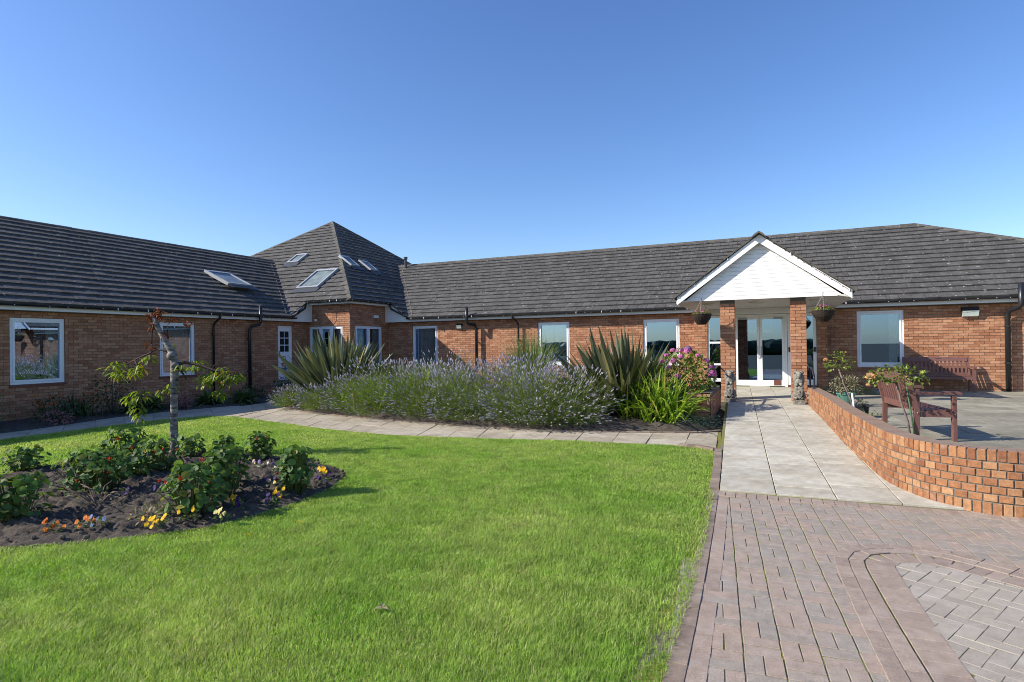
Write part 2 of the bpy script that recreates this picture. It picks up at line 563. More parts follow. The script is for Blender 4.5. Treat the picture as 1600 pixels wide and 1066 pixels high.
    def build(s, name, mat, parent=None, smooth=False, kind=None, local=False, label=None):
        me = bpy.data.meshes.new(name)
        vs = s.v
        if parent is not None and not local:
            o_ = base_of(parent)
            vs = [(a - o_.x, b - o_.y, c - o_.z) for a, b, c in vs]
        me.from_pydata(vs, [], s.f)
        at = me.attributes.new("var", 'FLOAT', 'FACE')
        at.data.foreach_set("value", np.array(s.var, dtype=np.float32))
        for mm in (mat if isinstance(mat, (list, tuple)) else [mat]):
            me.materials.append(mm)
        if len(me.materials) > 1:
            me.polygons.foreach_set("material_index", s.mi)
        if smooth:
            me.polygons.foreach_set("use_smooth", [True] * len(me.polygons))
        me.update()
        o = bpy.data.objects.new(name, me)
        COL.objects.link(o)
        if parent is not None:
            o.parent = parent
        if kind:
            o['kind'] = kind
        if label:
            o['label'] = label
        return o


def base_of(o):
    p = V((0, 0, 0))
    while o is not None:
        p += o.location
        o = o.parent
    return p


def tag(o, label, cat, group=None, kind=None):
    o['label'] = label; o['category'] = cat
    if group: o['group'] = group
    if kind: o['kind'] = kind
    return o


def thing(name, label, cat, loc=(0, 0, 0), rz=0.0, group=None):
    o = bpy.data.objects.new(name, None)
    o.empty_display_size = .2
    COL.objects.link(o)
    o.location = loc; o.rotation_euler = (0, 0, rz)
    return tag(o, label, cat, group)


def structure(name, mb, mat, **k):
    o = mb.build(name, mat, **k)
    o['kind'] = 'structure'
    return o


def piece(name, me, parent, loc, rot=None, scale=None):
    """one piece that shares its mesh; loc in world coordinates under an unrotated parent"""
    o = bpy.data.objects.new(name, me)
    COL.objects.link(o)
    o.parent = parent
    o.location = V(loc) - base_of(parent)
    if rot is not None:
        o.rotation_euler = rot
    if scale is not None:
        o.scale = scale
    return o


def np_mesh(name, verts, faces, var, mat):
    me = bpy.data.meshes.new(name)
    k = faces.shape[1]
    me.vertices.add(len(verts)); me.vertices.foreach_set("co", verts.astype(np.float32).ravel())
    me.loops.add(faces.size); me.loops.foreach_set("vertex_index", faces.astype(np.int32).ravel())
    me.polygons.add(len(faces)); me.polygons.foreach_set("loop_start", np.arange(0, faces.size, k, dtype=np.int32))
    at = me.attributes.new("var", 'FLOAT', 'FACE')
    at.data.foreach_set("value", var.astype(np.float32))
    me.materials.append(mat)
    me.update(); me.validate()
    o = bpy.data.objects.new(name, me)
    COL.objects.link(o)
    return o


def in_poly(x, y, poly):
    x = np.asarray(x); y = np.asarray(y)
    r = np.zeros(x.shape, bool)
    n = len(poly); j = n - 1
    for i in range(n):
        xi, yi = poly[i]; xj, yj = poly[j]
        c = ((yi > y) != (yj > y)) & (x < (xj - xi) * (y - yi) / (yj - yi + 1e-12) + xi)
        r ^= c; j = i
    return r


def clip_poly(sub, clip):
    """Sutherland-Hodgman, both anticlockwise, clip convex"""
    out = list(sub)
    for i in range(len(clip)):
        a, b = clip[i], clip[(i + 1) % len(clip)]
        inp, out = out, []
        if not inp:
            return []
        f = lambda p: (b[0] - a[0]) * (p[1] - a[1]) - (b[1] - a[1]) * (p[0] - a[0])
        for k in range(len(inp)):
            p, q = inp[k - 1], inp[k]
            fp, fq = f(p), f(q)
            if (fp >= 0) != (fq >= 0):
                t = fp / (fp - fq)
                out.append((p[0] + (q[0] - p[0]) * t, p[1] + (q[1] - p[1]) * t))
            if fq >= 0:
                out.append(q)
    return out


def clip_multi(P, q):
    """the part of a possibly concave polygon P that lies in the small convex quad q"""
    r = clip_poly(P, q)
    return [r] if r else []




def px_area(ps):
    q = [project(p) for p in ps]
    if any(a[2] < .3 for a in q):
        return 0
    if not any(-5 < a[0] < 1605 and -5 < a[1] < 1071 for a in q):
        return 0
    return .5 * abs(sum(q[i][0] * q[(i + 1) % len(q)][1] - q[(i + 1) % len(q)][0] * q[i][1] for i in range(len(q))))


def densify(pl, step):
    out = [V((*p, 0)) if len(p) == 2 else V(p) for p in pl]
    r = [out[0]]
    for a, b in zip(out[:-1], out[1:]):
        n = max(1, round((b - a).length / step))
        for i in range(1, n + 1):
            r.append(a.lerp(b, i / n))
    return r


def spline(pl, step=.05):
    """smooth curve through the points (Catmull-Rom), resampled at equal steps"""
    P = [V((*p, 0)) if len(p) == 2 else V(p) for p in pl]
    pts = []
    for i in range(len(P) - 1):
        p0 = P[max(i - 1, 0)]; p1 = P[i]; p2 = P[i + 1]; p3 = P[min(i + 2, len(P) - 1)]
        n = max(2, int((p2 - p1).length / .02))
        for k in range(n):
            t = k / n
            pts.append(.5 * ((2 * p1) + (p2 - p0) * t + (2 * p0 - 5 * p1 + 4 * p2 - p3) * t * t + (3 * p1 - p0 - 3 * p2 + p3) * t ** 3))
    pts.append(P[-1])
    out = [pts[0]]; acc = 0.0
    for a, b in zip(pts[:-1], pts[1:]):
        L = (b - a).length
        while acc + L >= step:
            t = (step - acc) / L
            a = a.lerp(b, t); out.append(a.copy()); L = (b - a).length; acc = 0.0
        acc += L
    return out


def G(y):
    """height of the entrance path: level, then a gentle ramp to the doors"""
    return 0.0 if y < 6.7 else min(.02 + .025 * (y - 6.7), .30)


PATIO = .26
# ------------------------------------------------------------------ ground, lawn, beds
mb = MB(); mb.add([(-300, -300, -.09), (300, -300, -.09), (300, 400, -.09), (-300, 400, -.09)], [(0, 1, 2, 3)])
structure("ground", mb, M['earth'])
mb = MB()
for i in range(400):     # far off wood behind the viewer, mirrored in the windows
    x = -274 + i * .7 + random.uniform(-.3, .3)
    mb.ball((x, -45 + random.uniform(-.5, .5), .8), (random.uniform(1.6, 2.6), 1.2, random.uniform(1.0, 1.22)), 9, 6, random.random())
mb.build("distant_treeline", M['lf_dark'], kind='stuff')

LAWN = [(-.84, 9.17), (-1.38, 9.40), (-2.38, 9.31), (-3.47, 9.22), (-4.56, 9.0), (-5.38, 8.86), (-6.43, 8.79), (-7.55, 8.89), (-8.75, 9.13), (-10.18, 9.47), (-11.6, 9.83),
        (-12.4, 9.70), (-12.9, 8.9), (-12.95, 7.6), (-12.95, 5.8), (-12.95, 0), (-.45, 0), (-.46, 2.9), (-.49, 3.9), (-.53, 5), (-.60, 6.5), (-.69, 8.0)]
BED = [(-6.6, 2.3), (-5.8, 2.61), (-5.43, 2.88), (-5.07, 3.19), (-4.70, 3.65), (-4.57, 4.08), (-4.53, 4.53), (-4.62, 5.21), (-4.84, 5.7), (-5.29, 6.12), (-6.01, 6.39), (-6.81, 6.45), (-8.02, 6.32),
       (-8.8, 6.03), (-9.2, 5.6), (-9.35, 5.0), (-9.3, 4.4), (-9.2, 3.6), (-8.6, 2.7), (-7.6, 2.2)]
mb = MB(); mb.add([(x, y, -.012) for x, y in LAWN], [tuple(range(len(LAWN) - 1, -1, -1))])
lawn = structure("lawn", mb, M['turf'])


def soil_sheet(name, poly, z, amp, step, mat, edge=.0, freq=7.0):
    xs = [p[0] for p in poly]; ys = [p[1] for p in poly]
    x = np.arange(min(xs), max(xs) + step, step); y = np.arange(min(ys), max(ys) + step, step)
    X, Y = np.meshgrid(x, y)
    ins = in_poly(X, Y, poly)
    pa = np.array(poly); d = np.full(X.shape, 9.)
    for i in range(len(pa)):
        a = pa[i]; b = pa[(i + 1) % len(pa)]; ab = b - a
        t = np.clip(((X - a[0]) * ab[0] + (Y - a[1]) * ab[1]) / (ab @ ab), 0, 1)
        d = np.minimum(d, np.hypot(X - a[0] - t * ab[0], Y - a[1] - t * ab[1]))
    d = np.where(ins, d, -d)
    Z = np.full(X.shape, 0.0)
    for k in range(26):
        fr = freq * (1 + k * .35); a = rng.uniform(0, 6.28); ph = rng.uniform(0, 6.28)
        Z += np.sin((X * math.cos(a) + Y * math.sin(a)) * fr + ph + 1.3 * np.sin((Y * math.cos(a) - X * math.sin(a)) * fr * .7 + ph * 2)) / (1 + .12 * k)
    Z = Z / 5 * amp + rng.normal(0, amp * .28, X.shape)
    Z = z + (Z + edge) * np.clip(d / .25, 0, 1) - .03 * (d < 0)
    keep = d > -step * 1.2
    idx = -np.ones(X.shape, int); idx[keep] = np.arange(keep.sum())
    v = np.stack([X[keep], Y[keep], Z[keep]], 1)
    q = np.stack([idx[:-1, :-1], idx[:-1, 1:], idx[1:, 1:], idx[1:, :-1]], -1).reshape(-1, 4)
    q = q[(q >= 0).all(1)]
    o = np_mesh(name, v, q, np.zeros(len(q)), mat)
    o['kind'] = 'structure'
    return o


soil_sheet("flower_bed", BED, .005, .05, .03, M['soil'], .05)
# big planting bed in front of the building, and the border under the left wing
BEDC = [(-.98, 11.5), (-1.47, 10.85), (-2.23, 10.65), (-3.35, 10.35), (-4.61, 10.25), (-6.12, 10.4), (-7.11, 10.47), (-8.26, 10.64), (-9.62, 10.95), (-11.0, 11.35), (-12.36, 12.0), (-13.2, 12.8),
        (-13.4, 14), (-13.2, 16.8), (-13.9, 19.15), (-2.3, 19.15), (-1.6, 15.4), (-1.02, 14.4)]
soil_sheet("planting_bed", BEDC, .01, .05, .09, M['soil'], .12)
BORD = [(-16.1, 0), (-14.0, 0), (-14.0, 6.3), (-14.2, 7.6), (-14.5, 9.1), (-14.3, 10.7), (-13.75, 11.9), (-13.75, 13.6), (-14.6, 14.2), (-16.1, 14.3)]
soil_sheet("border_bed", BORD, .0, .04, .09, M['soil'], .05)

# lawn grass: blades in one mesh
N = 2100000
px_ = rng.uniform(-12.95, -.5, N); py_ = rng.uniform(.3, 9.9, N)
d_ = np.hypot(px_, py_)
keep = in_poly(px_, py_, LAWN) & (rng.uniform(0, 1, N) < np.clip(9.5 / d_ ** 1.45, .15, 1.0))
dl = np.array([-math.sin(th), math.cos(th)]); dr = np.array([math.cos(th), math.sin(th)])
fz = px_ * dl[0] + py_ * dl[1]; fx = px_ * dr[0] + py_ * dr[1]
keep &= (fx > -fz * .95 - 1.2) & (fz > 1.3)
keep &= ~in_poly(px_, py_, [((x + 6.9) * .985 - 6.9, (y - 4.4) * .985 + 4.4) for x, y in BED])
# thinner next to the kerb where the soil shows
kd = np.abs(px_ + .56 + .011 * py_)
keep &= (rng.uniform(0, 1, N) < np.clip(.35 + kd / .28, 0, 1))
px_, py_, d_ = px_[keep], py_[keep], d_[keep]
n = len(px_)
pq = np.sin(px_ * 5.1 + 2.0 * np.sin(py_ * 3.7)) * np.sin(py_ * 4.6 + 2.2 * np.sin(px_ * 4.1))
pn = .5 * pq + np.sin(px_ * 1.9 + 1.2 * np.sin(py_ * 2.3)) * np.sin(py_ * 2.1 + 1.4 * np.sin(px_ * 1.3))
h = rng.uniform(.012, .031, n) * (1 + .30 * pn)
w = np.clip(.00095 * d_, .0018, .0080) * rng.uniform(.8, 1.3, n)
az = rng.uniform(0, 2 * np.pi, n); le = rng.uniform(.3, 1.5, n) * h
ax = np.stack([np.cos(az), np.sin(az)], 1); sd = np.stack([-np.sin(az), np.cos(az)], 1)
b = np.stack([px_, py_], 1)
vv = np.zeros((n, 5, 3))
vv[:, 0, :2] = b - sd * w[:, None] / 2; vv[:, 1, :2] = b + sd * w[:, None] / 2
vv[:, 2, :2] = b + ax * le[:, None] * .35 + sd * w[:, None] * .42; vv[:, 3, :2] = b + ax * le[:, None] * .35 - sd * w[:, None] * .42
vv[:, 4, :2] = b + ax * le[:, None] * 1.1
vv[:, 0:2, 2] = -.015; vv[:, 2:4, 2] = (h * .62)[:, None]; vv[:, 4, 2] = h
bi = (np.arange(n) * 5)[:, None]
tri = np.concatenate([bi + np.array([0, 1, 2]), bi + np.array([0, 2, 3]), bi + np.array([3, 2, 4])])
vr = rng.uniform(0, 1, n) ** 1.15
grass = np_mesh("grass", vv.reshape(-1, 3), tri, np.concatenate([vr, vr, vr]), M['grass'])
tag(grass, "short mown green grass covering the whole front lawn", "grass", kind='stuff')

# ------------------------------------------------------------------ paving
def chamfer_block(lx, ly, hz, ch=.0018):
    b = MB()
    a, c = lx / 2, ly / 2
    b.add([(-a, -c, -hz), (a, -c, -hz), (a, c, -hz), (-a, c, -hz), (-a, -c, -ch), (a, -c, -ch), (a, c, -ch), (-a, c, -ch),
           (-a + ch, -c + ch, 0), (a - ch, -c + ch, 0), (a - ch, c - ch, 0), (-a + ch, c - ch, 0)],
          [(8, 9, 10, 11)] + [(i, (i + 1) % 4, 4 + (i + 1) % 4, 4 + i) for i in range(4)] + [(4 + i, 4 + (i + 1) % 4, 8 + (i + 1) % 4, 8 + i) for i in range(4)])
    return b


class Blocks:
    """same-sized pieces: the largest in the photograph become objects, the rest one joined mesh"""
    def __init__(s):
        s.items = []

    def put(s, lx, ly, hz, loc, ang, mat):
        c = V(loc); e = V((math.cos(ang), math.sin(ang), 0)); f = V((-e.y, e.x, 0))
        ps = [c + e * (sx * lx / 2) + f * (sy * ly / 2) for sx, sy in ((-1, -1), (1, -1), (1, 1), (-1, 1))]
        s.items.append((px_area(ps), lx, ly, hz, c, ang, mat))

    def flush(s, name, rest, parent, limit=300):
        s.items.sort(key=lambda q: -q[0])
        cache = {}
        mbs = {}
        for i, (ar, lx, ly, hz, c, ang, mat) in enumerate(s.items):
            tilt = (random.gauss(0, .0045), random.gauss(0, .0045), ang + random.gauss(0, .008))
            c = c + V((0, 0, random.gauss(0, .0012)))
            if i < limit and ar > 0:
                key = (round(lx, 4), round(ly, 4), round(hz, 4), mat.name)
                if key not in cache:
                    o = chamfer_block(lx, ly, hz).build(name, mat)
                    cache[key] = o.data
                    bpy.data.objects.remove(o)
                piece(name, cache[key], parent, c, tilt)
            else:
                mb_ = mbs.setdefault(mat.name, (MB(), mat))[0]
                R_ = Matrix.Rotation(ang, 3, 'Z')
                bb = chamfer_block(lx, ly, hz)
                mb_.add([R_ @ V(p) + c for p in bb.v], bb.f, random.random())
        for k, (mb_, mat) in mbs.items():
            mb_.build(rest, mat, parent, kind='stuff')


mb = MB(); mb.add([(-.62, 0, -.0055), (6, 0, -.0055), (6, 6.9, -.0055), (2.0, 6.9, -.0055), (-.68, 6.62, -.0055)], [(0, 1, 2, 3, 4)])
drive = structure("block_paving", mb, M['joint'])
BK = Blocks()
FA = .085
E1 = V((math.cos(FA), math.sin(FA), 0)); E2 = V((-E1.y, E1.x, 0))
U = .19
O0 = V((-.265, 3.36, 0))
outer = [(.66, .8), (.60, 1.6), (.535, 2.5), (.48, 3.27), (.45, 3.69), (.42, 4.19), (.40, 4.6), (.39, 4.84), (.40, 5.02), (.45, 5.18), (.54, 5.30), (.69, 5.40), (.88, 5.465), (1.08, 5.48), (1.28, 5.42), (1.58, 5.22), (2.2, 4.8), (3.4, 4.0), (5.5, 2.6)]
cur = spline(outer, .02)
curN = []
for i in range(len(cur)):
    d = (cur[min(i + 3, len(cur) - 1)] - cur[max(i - 3, 0)]).normalized()
    curN.append(V((d.y, -d.x, 0)))


def offset_line(off):
    return [cur[i] + curN[i] * off for i in range(len(cur))]


inner_poly = [(p.x, p.y) for p in offset_line(.31)] + [(5.5, .8)]
outer_poly = [(p.x, p.y) for p in offset_line(.10)] + [(5.5, 1.0)]
for i in range(-4, 36):
    for j in range(-14, 20):
        c = O0 + E1 * (U * i) + E2 * (U * j)
        left = -.36 - .022 * c.y
        if c.y > 6.60 + .02 * c.x or c.y < .9 or c.x < left - .10 or c.x > 5.6:
            continue
        if in_poly(np.array([c.x]), np.array([c.y]), outer_poly)[0]:
            continue
        for k in (-1, 1):
            if (i + j) % 2:
                q, a = c + E2 * (k * U / 4), FA
            else:
                q, a = c + E1 * (k * U / 4), FA + math.pi / 2
            BK.put(U - (.010 if (i + j) % 2 else .005), U / 2 - (.005 if (i + j) % 2 else .006), .05, (q.x, q.y, -.001), a, M['paver'])
# three courses that follow the curve
def course(line, start, length, width, z, mat, gap=.004, hz=.05):
    acc = 0; i0 = 0
    i = 0
    while i < len(line) - 1:
        j = i; L = 0
        while j < len(line) - 1 and L < length:
            L += (line[j + 1] - line[j]).length; j += 1
        p, q = line[i], line[j]
        if (q - p).length > length * .5:
            c = (p + q) / 2
            BK.put((q - p).length - gap, width - gap, hz, (c.x, c.y, z(c) if callable(z) else z), math.atan2(q.y - p.y, q.x - p.x), mat)
        i = j


course(offset_line(.05), 0, .19, .098, .004, M['paver_red'])
course(offset_line(.148), 0, .19, .098, .003, M['paver_red'])
course(offset_line(.298), 0, .10, .185, .001, M['paver_red'])
# grey herringbone inside the curve
ca = math.radians(-28)
h1 = V((math.cos(ca), math.sin(ca), 0)); h2 = V((-h1.y, h1.x, 0))
w_ = U / 2
for i in range(-40, 60):
    for j in range(-40, 60):
        k = (i - j) % 4
        if k == 0:
            q, a = (i + 1, j + .5), ca
        elif k == 3:
            q, a = (i + .5, j + 0.0), ca + math.pi / 2
        else:
            continue
        if k == 3:
            q = (i + .5, j + 1.0)
        c = V((1.9, 3.6, 0)) + h1 * (q[0] * w_) + h2 * (q[1] * w_)
        if .9 < c.y < 6 and c.x < 5.3 and in_poly(np.array([c.x]), np.array([c.y]), inner_poly)[0]:
            BK.put(U - .0022, w_ - .0022, .05, (c.x, c.y, -.0025), a, M['paver_grey'])
# header course against the slabs and border course along the kerb
for i in range(34):
    c = V((-.535, 6.605, 0)) + V((1, .02, 0)) * (.103 * i)
    BK.put(.097, .185, .05, (c.x, c.y, .004), .02, M['paver_red'])
edge = spline([(-.318, 0.6), (-.338, 1.8), (-.360, 2.9), (-.388, 3.9), (-.426, 5), (-.498, 6.5)], .02)
course(edge, 0, .19, .10, .0015, M['paver_red'])
BK.flush("paver", "paver_field", drive)
BK = Blocks()
kl = spline([(-.425, .6), (-.435, 1.8), (-.46, 2.9), (-.488, 3.9), (-.53, 5), (-.60, 6.5), (-.68, 8.0), (-.755, 9.05)], .02)
mb = MB(); ptsl = kl[::8]
for a, b in zip(ptsl[:-1], ptsl[1:]):
    n_ = (b - a).normalized(); n_ = V((-n_.y, n_.x, 0)) * .045
    mb.hexa([a - n_ + V((0, 0, -.08)), b - n_ + V((0, 0, -.08)), b + n_ + V((0, 0, -.08)), a + n_ + V((0, 0, -.08))][::-1],
            [a - n_ + V((0, 0, -.006)), b - n_ + V((0, 0, .0)), b + n_ + V((0, 0, .0)), a + n_ + V((0, 0, .0))][::-1])
kerb = structure("kerb", mb, M['soil'])
course(kl, 0, .212, .105, lambda c: .006 + G(c.y), M['kerb'], .007, .10)
kl2 = spline([(-.80, 9.13), (-1.05, 9.30), (-1.38, 9.36)], .02)
course(kl2, 0, .15, .10, .05, M['kerb'], .006, .09)
BK.flush("kerb_brick", "kerb_rest", kerb)


def slab_obj(name, corners, parent, mat, thick=.05, ch=.004):
    cx = sum((V(c) for c in corners), V((0, 0, 0))) / 4
    b = MB()
    top = [V(c) for c in corners]
    t2 = [c + (V((cx.x, cx.y, c.z)) - c).normalized() * ch * 1.4 for c in top]
    ring = [c - V((0, 0, ch)) for c in top]
    bot = [c - V((0, 0, thick)) for c in top]
    b.add(bot + ring + t2, [(8, 9, 10, 11)] + [(i, (i + 1) % 4, 4 + (i + 1) % 4, 4 + i) for i in range(4)] + [(4 + i, 4 + (i + 1) % 4, 8 + (i + 1) % 4, 8 + i) for i in range(4)], random.random())
    b.v = [(p[0] - cx.x, p[1] - cx.y, p[2] - cx.z) for p in b.v]
    o = b.build(name, mat)
    o.parent = parent; o.location = cx - base_of(parent)
    return o


# entrance ramp
mb = MB()
for i in range(22):
    y0, y1 = 6.5 + i * .6, 7.1 + i * .6
    f = lambda y: -.60 - .055 * (y - 6.7)
    mb.add([(f(y0), y0, G(y0) - .01), (2.4, y0 + .1, G(y0) - .01), (2.4, y1 + .1, G(y1) - .01), (f(y1), y1, G(y1) - .01)], [(0, 1, 2, 3)])
ramp = structure("entrance_path", mb, M['joint'])
r2_ = V((-.055, .9985, 0)); r1_ = V((.9985, .055, 0))
for i in range(4):
    for j in range(22):
        SW = .568
        o_ = V((-.555, 6.705 + .02 * i, 0)) + r1_ * (SW * i) - V((0, .055 * SW * i, 0)) + r2_ * (.565 * (j if i != 1 else max(0, j - .4)))
        if o_.y > 18.4 or o_.y < 6.6:
            continue
        g_ = .005
        LL = .565 if not (i == 1 and j == 0) else .565 * .6
        h_ = .011
        cs = [o_ + r1_ * g_ + r2_ * h_, o_ + r1_ * (SW - g_) + r2_ * h_, o_ + r1_ * (SW - g_) + r2_ * (LL - h_), o_ + r1_ * g_ + r2_ * (LL - h_)]
        if o_.x > 1.15 and o_.y > 8.2:
            continue
        if o_.x > .9 and o_.y > 15:
            continue
        dz = random.gauss(0, .0015)
        slab_obj("paving_slab", [(c.x, c.y, G(c.y) + dz) for c in cs], ramp, M['slab'])
for a, b in ((1.72, 6.74),):
    slab_obj("paving_slab", [(1.685, 6.74, .001), (2.3, 6.79, .001), (2.3, 7.3, .001), (1.65, 7.3, .001)], ramp, M['slab'])

# curved garden path
PF = LAWN[:12]
PBK = [(-.91, 11.23), (-1.47, 10.79), (-2.23, 10.6), (-3.35, 10.29), (-4.61, 10.19), (-6.12, 10.33), (-7.11, 10.41), (-8.26, 10.58), (-9.62, 10.88), (-11.0, 11.26), (-12.36, 11.94), (-13.2, 12.7)]
poly = [(-.72, 8.9), (-.93, 12)] + PBK[1:] + [(-13.3, 16.4), (-16.0, 16.4), (-16.0, 14.3), (-14.5, 14.2), (-13.7, 13.6), (-13.7, 11.9), (-14.25, 10.7), (-14.45, 9.1), (-14.15, 7.55), (-13.94, 6.28), (-13.94, 0), (-12.95, 0),
                                       (-12.95, 7.6), (-12.9, 8.9), (-12.4, 9.7), (-11.6, 9.83), (-10.2, 9.47), (-8.75, 9.13), (-7.55, 8.89), (-6.43, 8.79), (-5.38, 8.86), (-4.56, 9.0), (-3.47, 9.22), (-2.38, 9.31), (-1.38, 9.40)]
mb = MB(); mb.add([(x, y, -.006) for x, y in poly], [tuple(range(len(poly)))])
gpath = structure("garden_path", mb, M['joint'])
def strip_slabs(fr, bk, n_across, step, parent, mat, name="paving_slab", zf=lambda p: .006):
    A = spline(fr, .05); n = max(2, int(len(A) * .05 / step)); B = spline(bk, .05)
    for k in range(n):
        a0 = A[int(k / n * (len(A) - 1))]; a1 = A[int((k + 1) / n * (len(A) - 1))]
        b0 = B[int(k / n * (len(B) - 1))]; b1 = B[int((k + 1) / n * (len(B) - 1))]
        for j in range(n_across):
            t0, t1 = j / n_across, (j + 1) / n_across
            c = [a0.lerp(b0, t0), a1.lerp(b1, t0), a1.lerp(b1, t1), a0.lerp(b0, t1)]
            m_ = (c[0] + c[1] + c[2] + c[3]) / 4
            c = [p + (m_ - p).normalized() * .005 for p in c]
            if (c[1] - c[0]).cross(c[3] - c[0]).z < 0:
                c = c[::-1]
            dz = random.gauss(0, .003)
            slab_obj(name, [(p.x, p.y, zf(p) + dz) for p in c], parent, mat)


strip_slabs([(-.80, 9.2), (-1.38, 9.44), (-2.38, 9.35), (-3.47, 9.26), (-4.56, 9.04), (-5.38, 8.9), (-6.43, 8.83), (-7.55, 8.93), (-8.75, 9.17), (-10.18, 9.51), (-11.6, 9.87)],
            [(-.93, 11.2), (-1.47, 10.75), (-2.23, 10.55), (-3.35, 10.25), (-4.61, 10.13), (-6.12, 10.26), (-7.11, 10.35), (-8.26, 10.52), (-9.62, 10.8), (-11.0, 11.2), (-12.36, 11.9)], 2, .58, gpath, M['slab_old'])
strip_slabs([(-12.9, 2.5), (-12.93, 5.8), (-12.93, 7.6), (-12.85, 8.9), (-12.0, 9.9), (-11.65, 9.95)],
            [(-13.9, 2.5), (-13.92, 6.28), (-14.13, 7.55), (-14.43, 9.1), (-14.23, 10.7), (-13.75, 11.8)], 2, .6, gpath, M['slab_old'])
strip_slabs([(-11.7, 9.95), (-12.3, 11.8), (-13.2, 12.7), (-13.35, 16.3)], [(-13.6, 11.6), (-13.7, 12.4), (-13.75, 13.7), (-15.9, 16.3)], 3, .6, gpath, M['slab_old'])
# brick edging along the back of the path
BK = Blocks()
mb = MB(); el = spline(PBK[:11], .02); pts2 = el[::10]
for a, b in zip(pts2[:-1], pts2[1:]):
    n_ = (b - a).normalized(); n_ = V((n_.y, -n_.x, 0)) * .05
    lo, hi = V((0, 0, -.06)), V((0, 0, .0))
    mb.hexa([a - n_ + lo, b - n_ + lo, b + n_ + lo, a + n_ + lo], [a - n_ + hi, b - n_ + hi, b + n_ + hi, a + n_ + hi])
edging = structure("bed_edging", mb, M['joint'])
course(el, 0, .215, .105, .022, M['kerb'], .012, .08)
BK.flush("edging_brick", "edging_rest", edging)

# patio behind the garden wall
WB = [(.66, 14.6), (.75, 13.58), (.86, 11.94), (.94, 10.05), (1.02, 9.04), (1.13, 7.78), (1.28, 7.25), (1.44, 6.97), (1.65, 6.80), (1.86, 6.71), (2.1, 6.67), (2.6, 6.66), (3.6, 6.7), (5.0, 6.8)]
pp = [(p[0] + .12, p[1] + .12) for p in WB] + [(12, 6.9), (12, 19.2), (1.2, 19.2), (1.2, 17.6), (.8, 15.2)]
mb = MB(); mb.add([(x, y, PATIO - .012) for x, y in pp], [tuple(range(len(pp)))])
patio = structure("patio", mb, M['slab_patio'])
P1 = V((math.cos(.03), math.sin(.03), 0)); P2 = V((-P1.y, P1.x, 0))
for i in range(0, 19):
    for j in range(0, 22):
        o_ = V((.9, 6.75, 0)) + P1 * (.6 * i + (.3 if j % 2 else 0)) + P2 * (.6 * j)
        c = o_ + P1 * .3 + P2 * .3
        if c.y > 18.85 or c.x > 8.6:
            continue
        wx = np.interp(c.y, [6.6, 6.97, 7.25, 7.78, 9.04, 10.05, 11.94, 13.58, 15, 20], [2.5, 1.44, 1.28, 1.13, 1.02, .94, .86, .75, .66, .9])
        g_ = .005
        cs = [o_ + P1 * g_ + P2 * g_, o_ + P1 * (.6 - g_) + P2 * g_, o_ + P1 * (.6 - g_) + P2 * (.6 - g_), o_ + P1 * g_ + P2 * (.6 - g_)]
        for q in clip_multi(pp, [(p.x, p.y) for p in cs]):
            if len(q) < 3:
                continue
            dz = random.gauss(0, .002); k = len(q)
            cx, cy = sum(a for a, _ in q) / k, sum(b for _, b in q) / k
            b_ = MB()
            b_.add([(a - cx, b - cy, -.04) for a, b in q] + [(a - cx, b - cy, 0) for a, b in q], [tuple(range(k, 2 * k))] + [(n, (n + 1) % k, k + (n + 1) % k, k + n) for n in range(k)], random.random())
            o = b_.build("patio_slab", M['slab_patio']); o.parent = patio; o.location = (cx, cy, PATIO + dz)

# ------------------------------------------------------------------ the building
house = thing("care_home", "long single storey red brick building with dark tiled roofs, white gabled porch and corner pavilion", "building", (-3, 19, 0))
HB = V(house.location)
BRICKS = []          # (area, centre, du, n, w, wall part, mesh key)


def frame_of(O, du, n):
    O, du, n = V(O), V(du), V(n)
    return lambda a, d, z: O + du * a + n * d + V((0, 0, z))


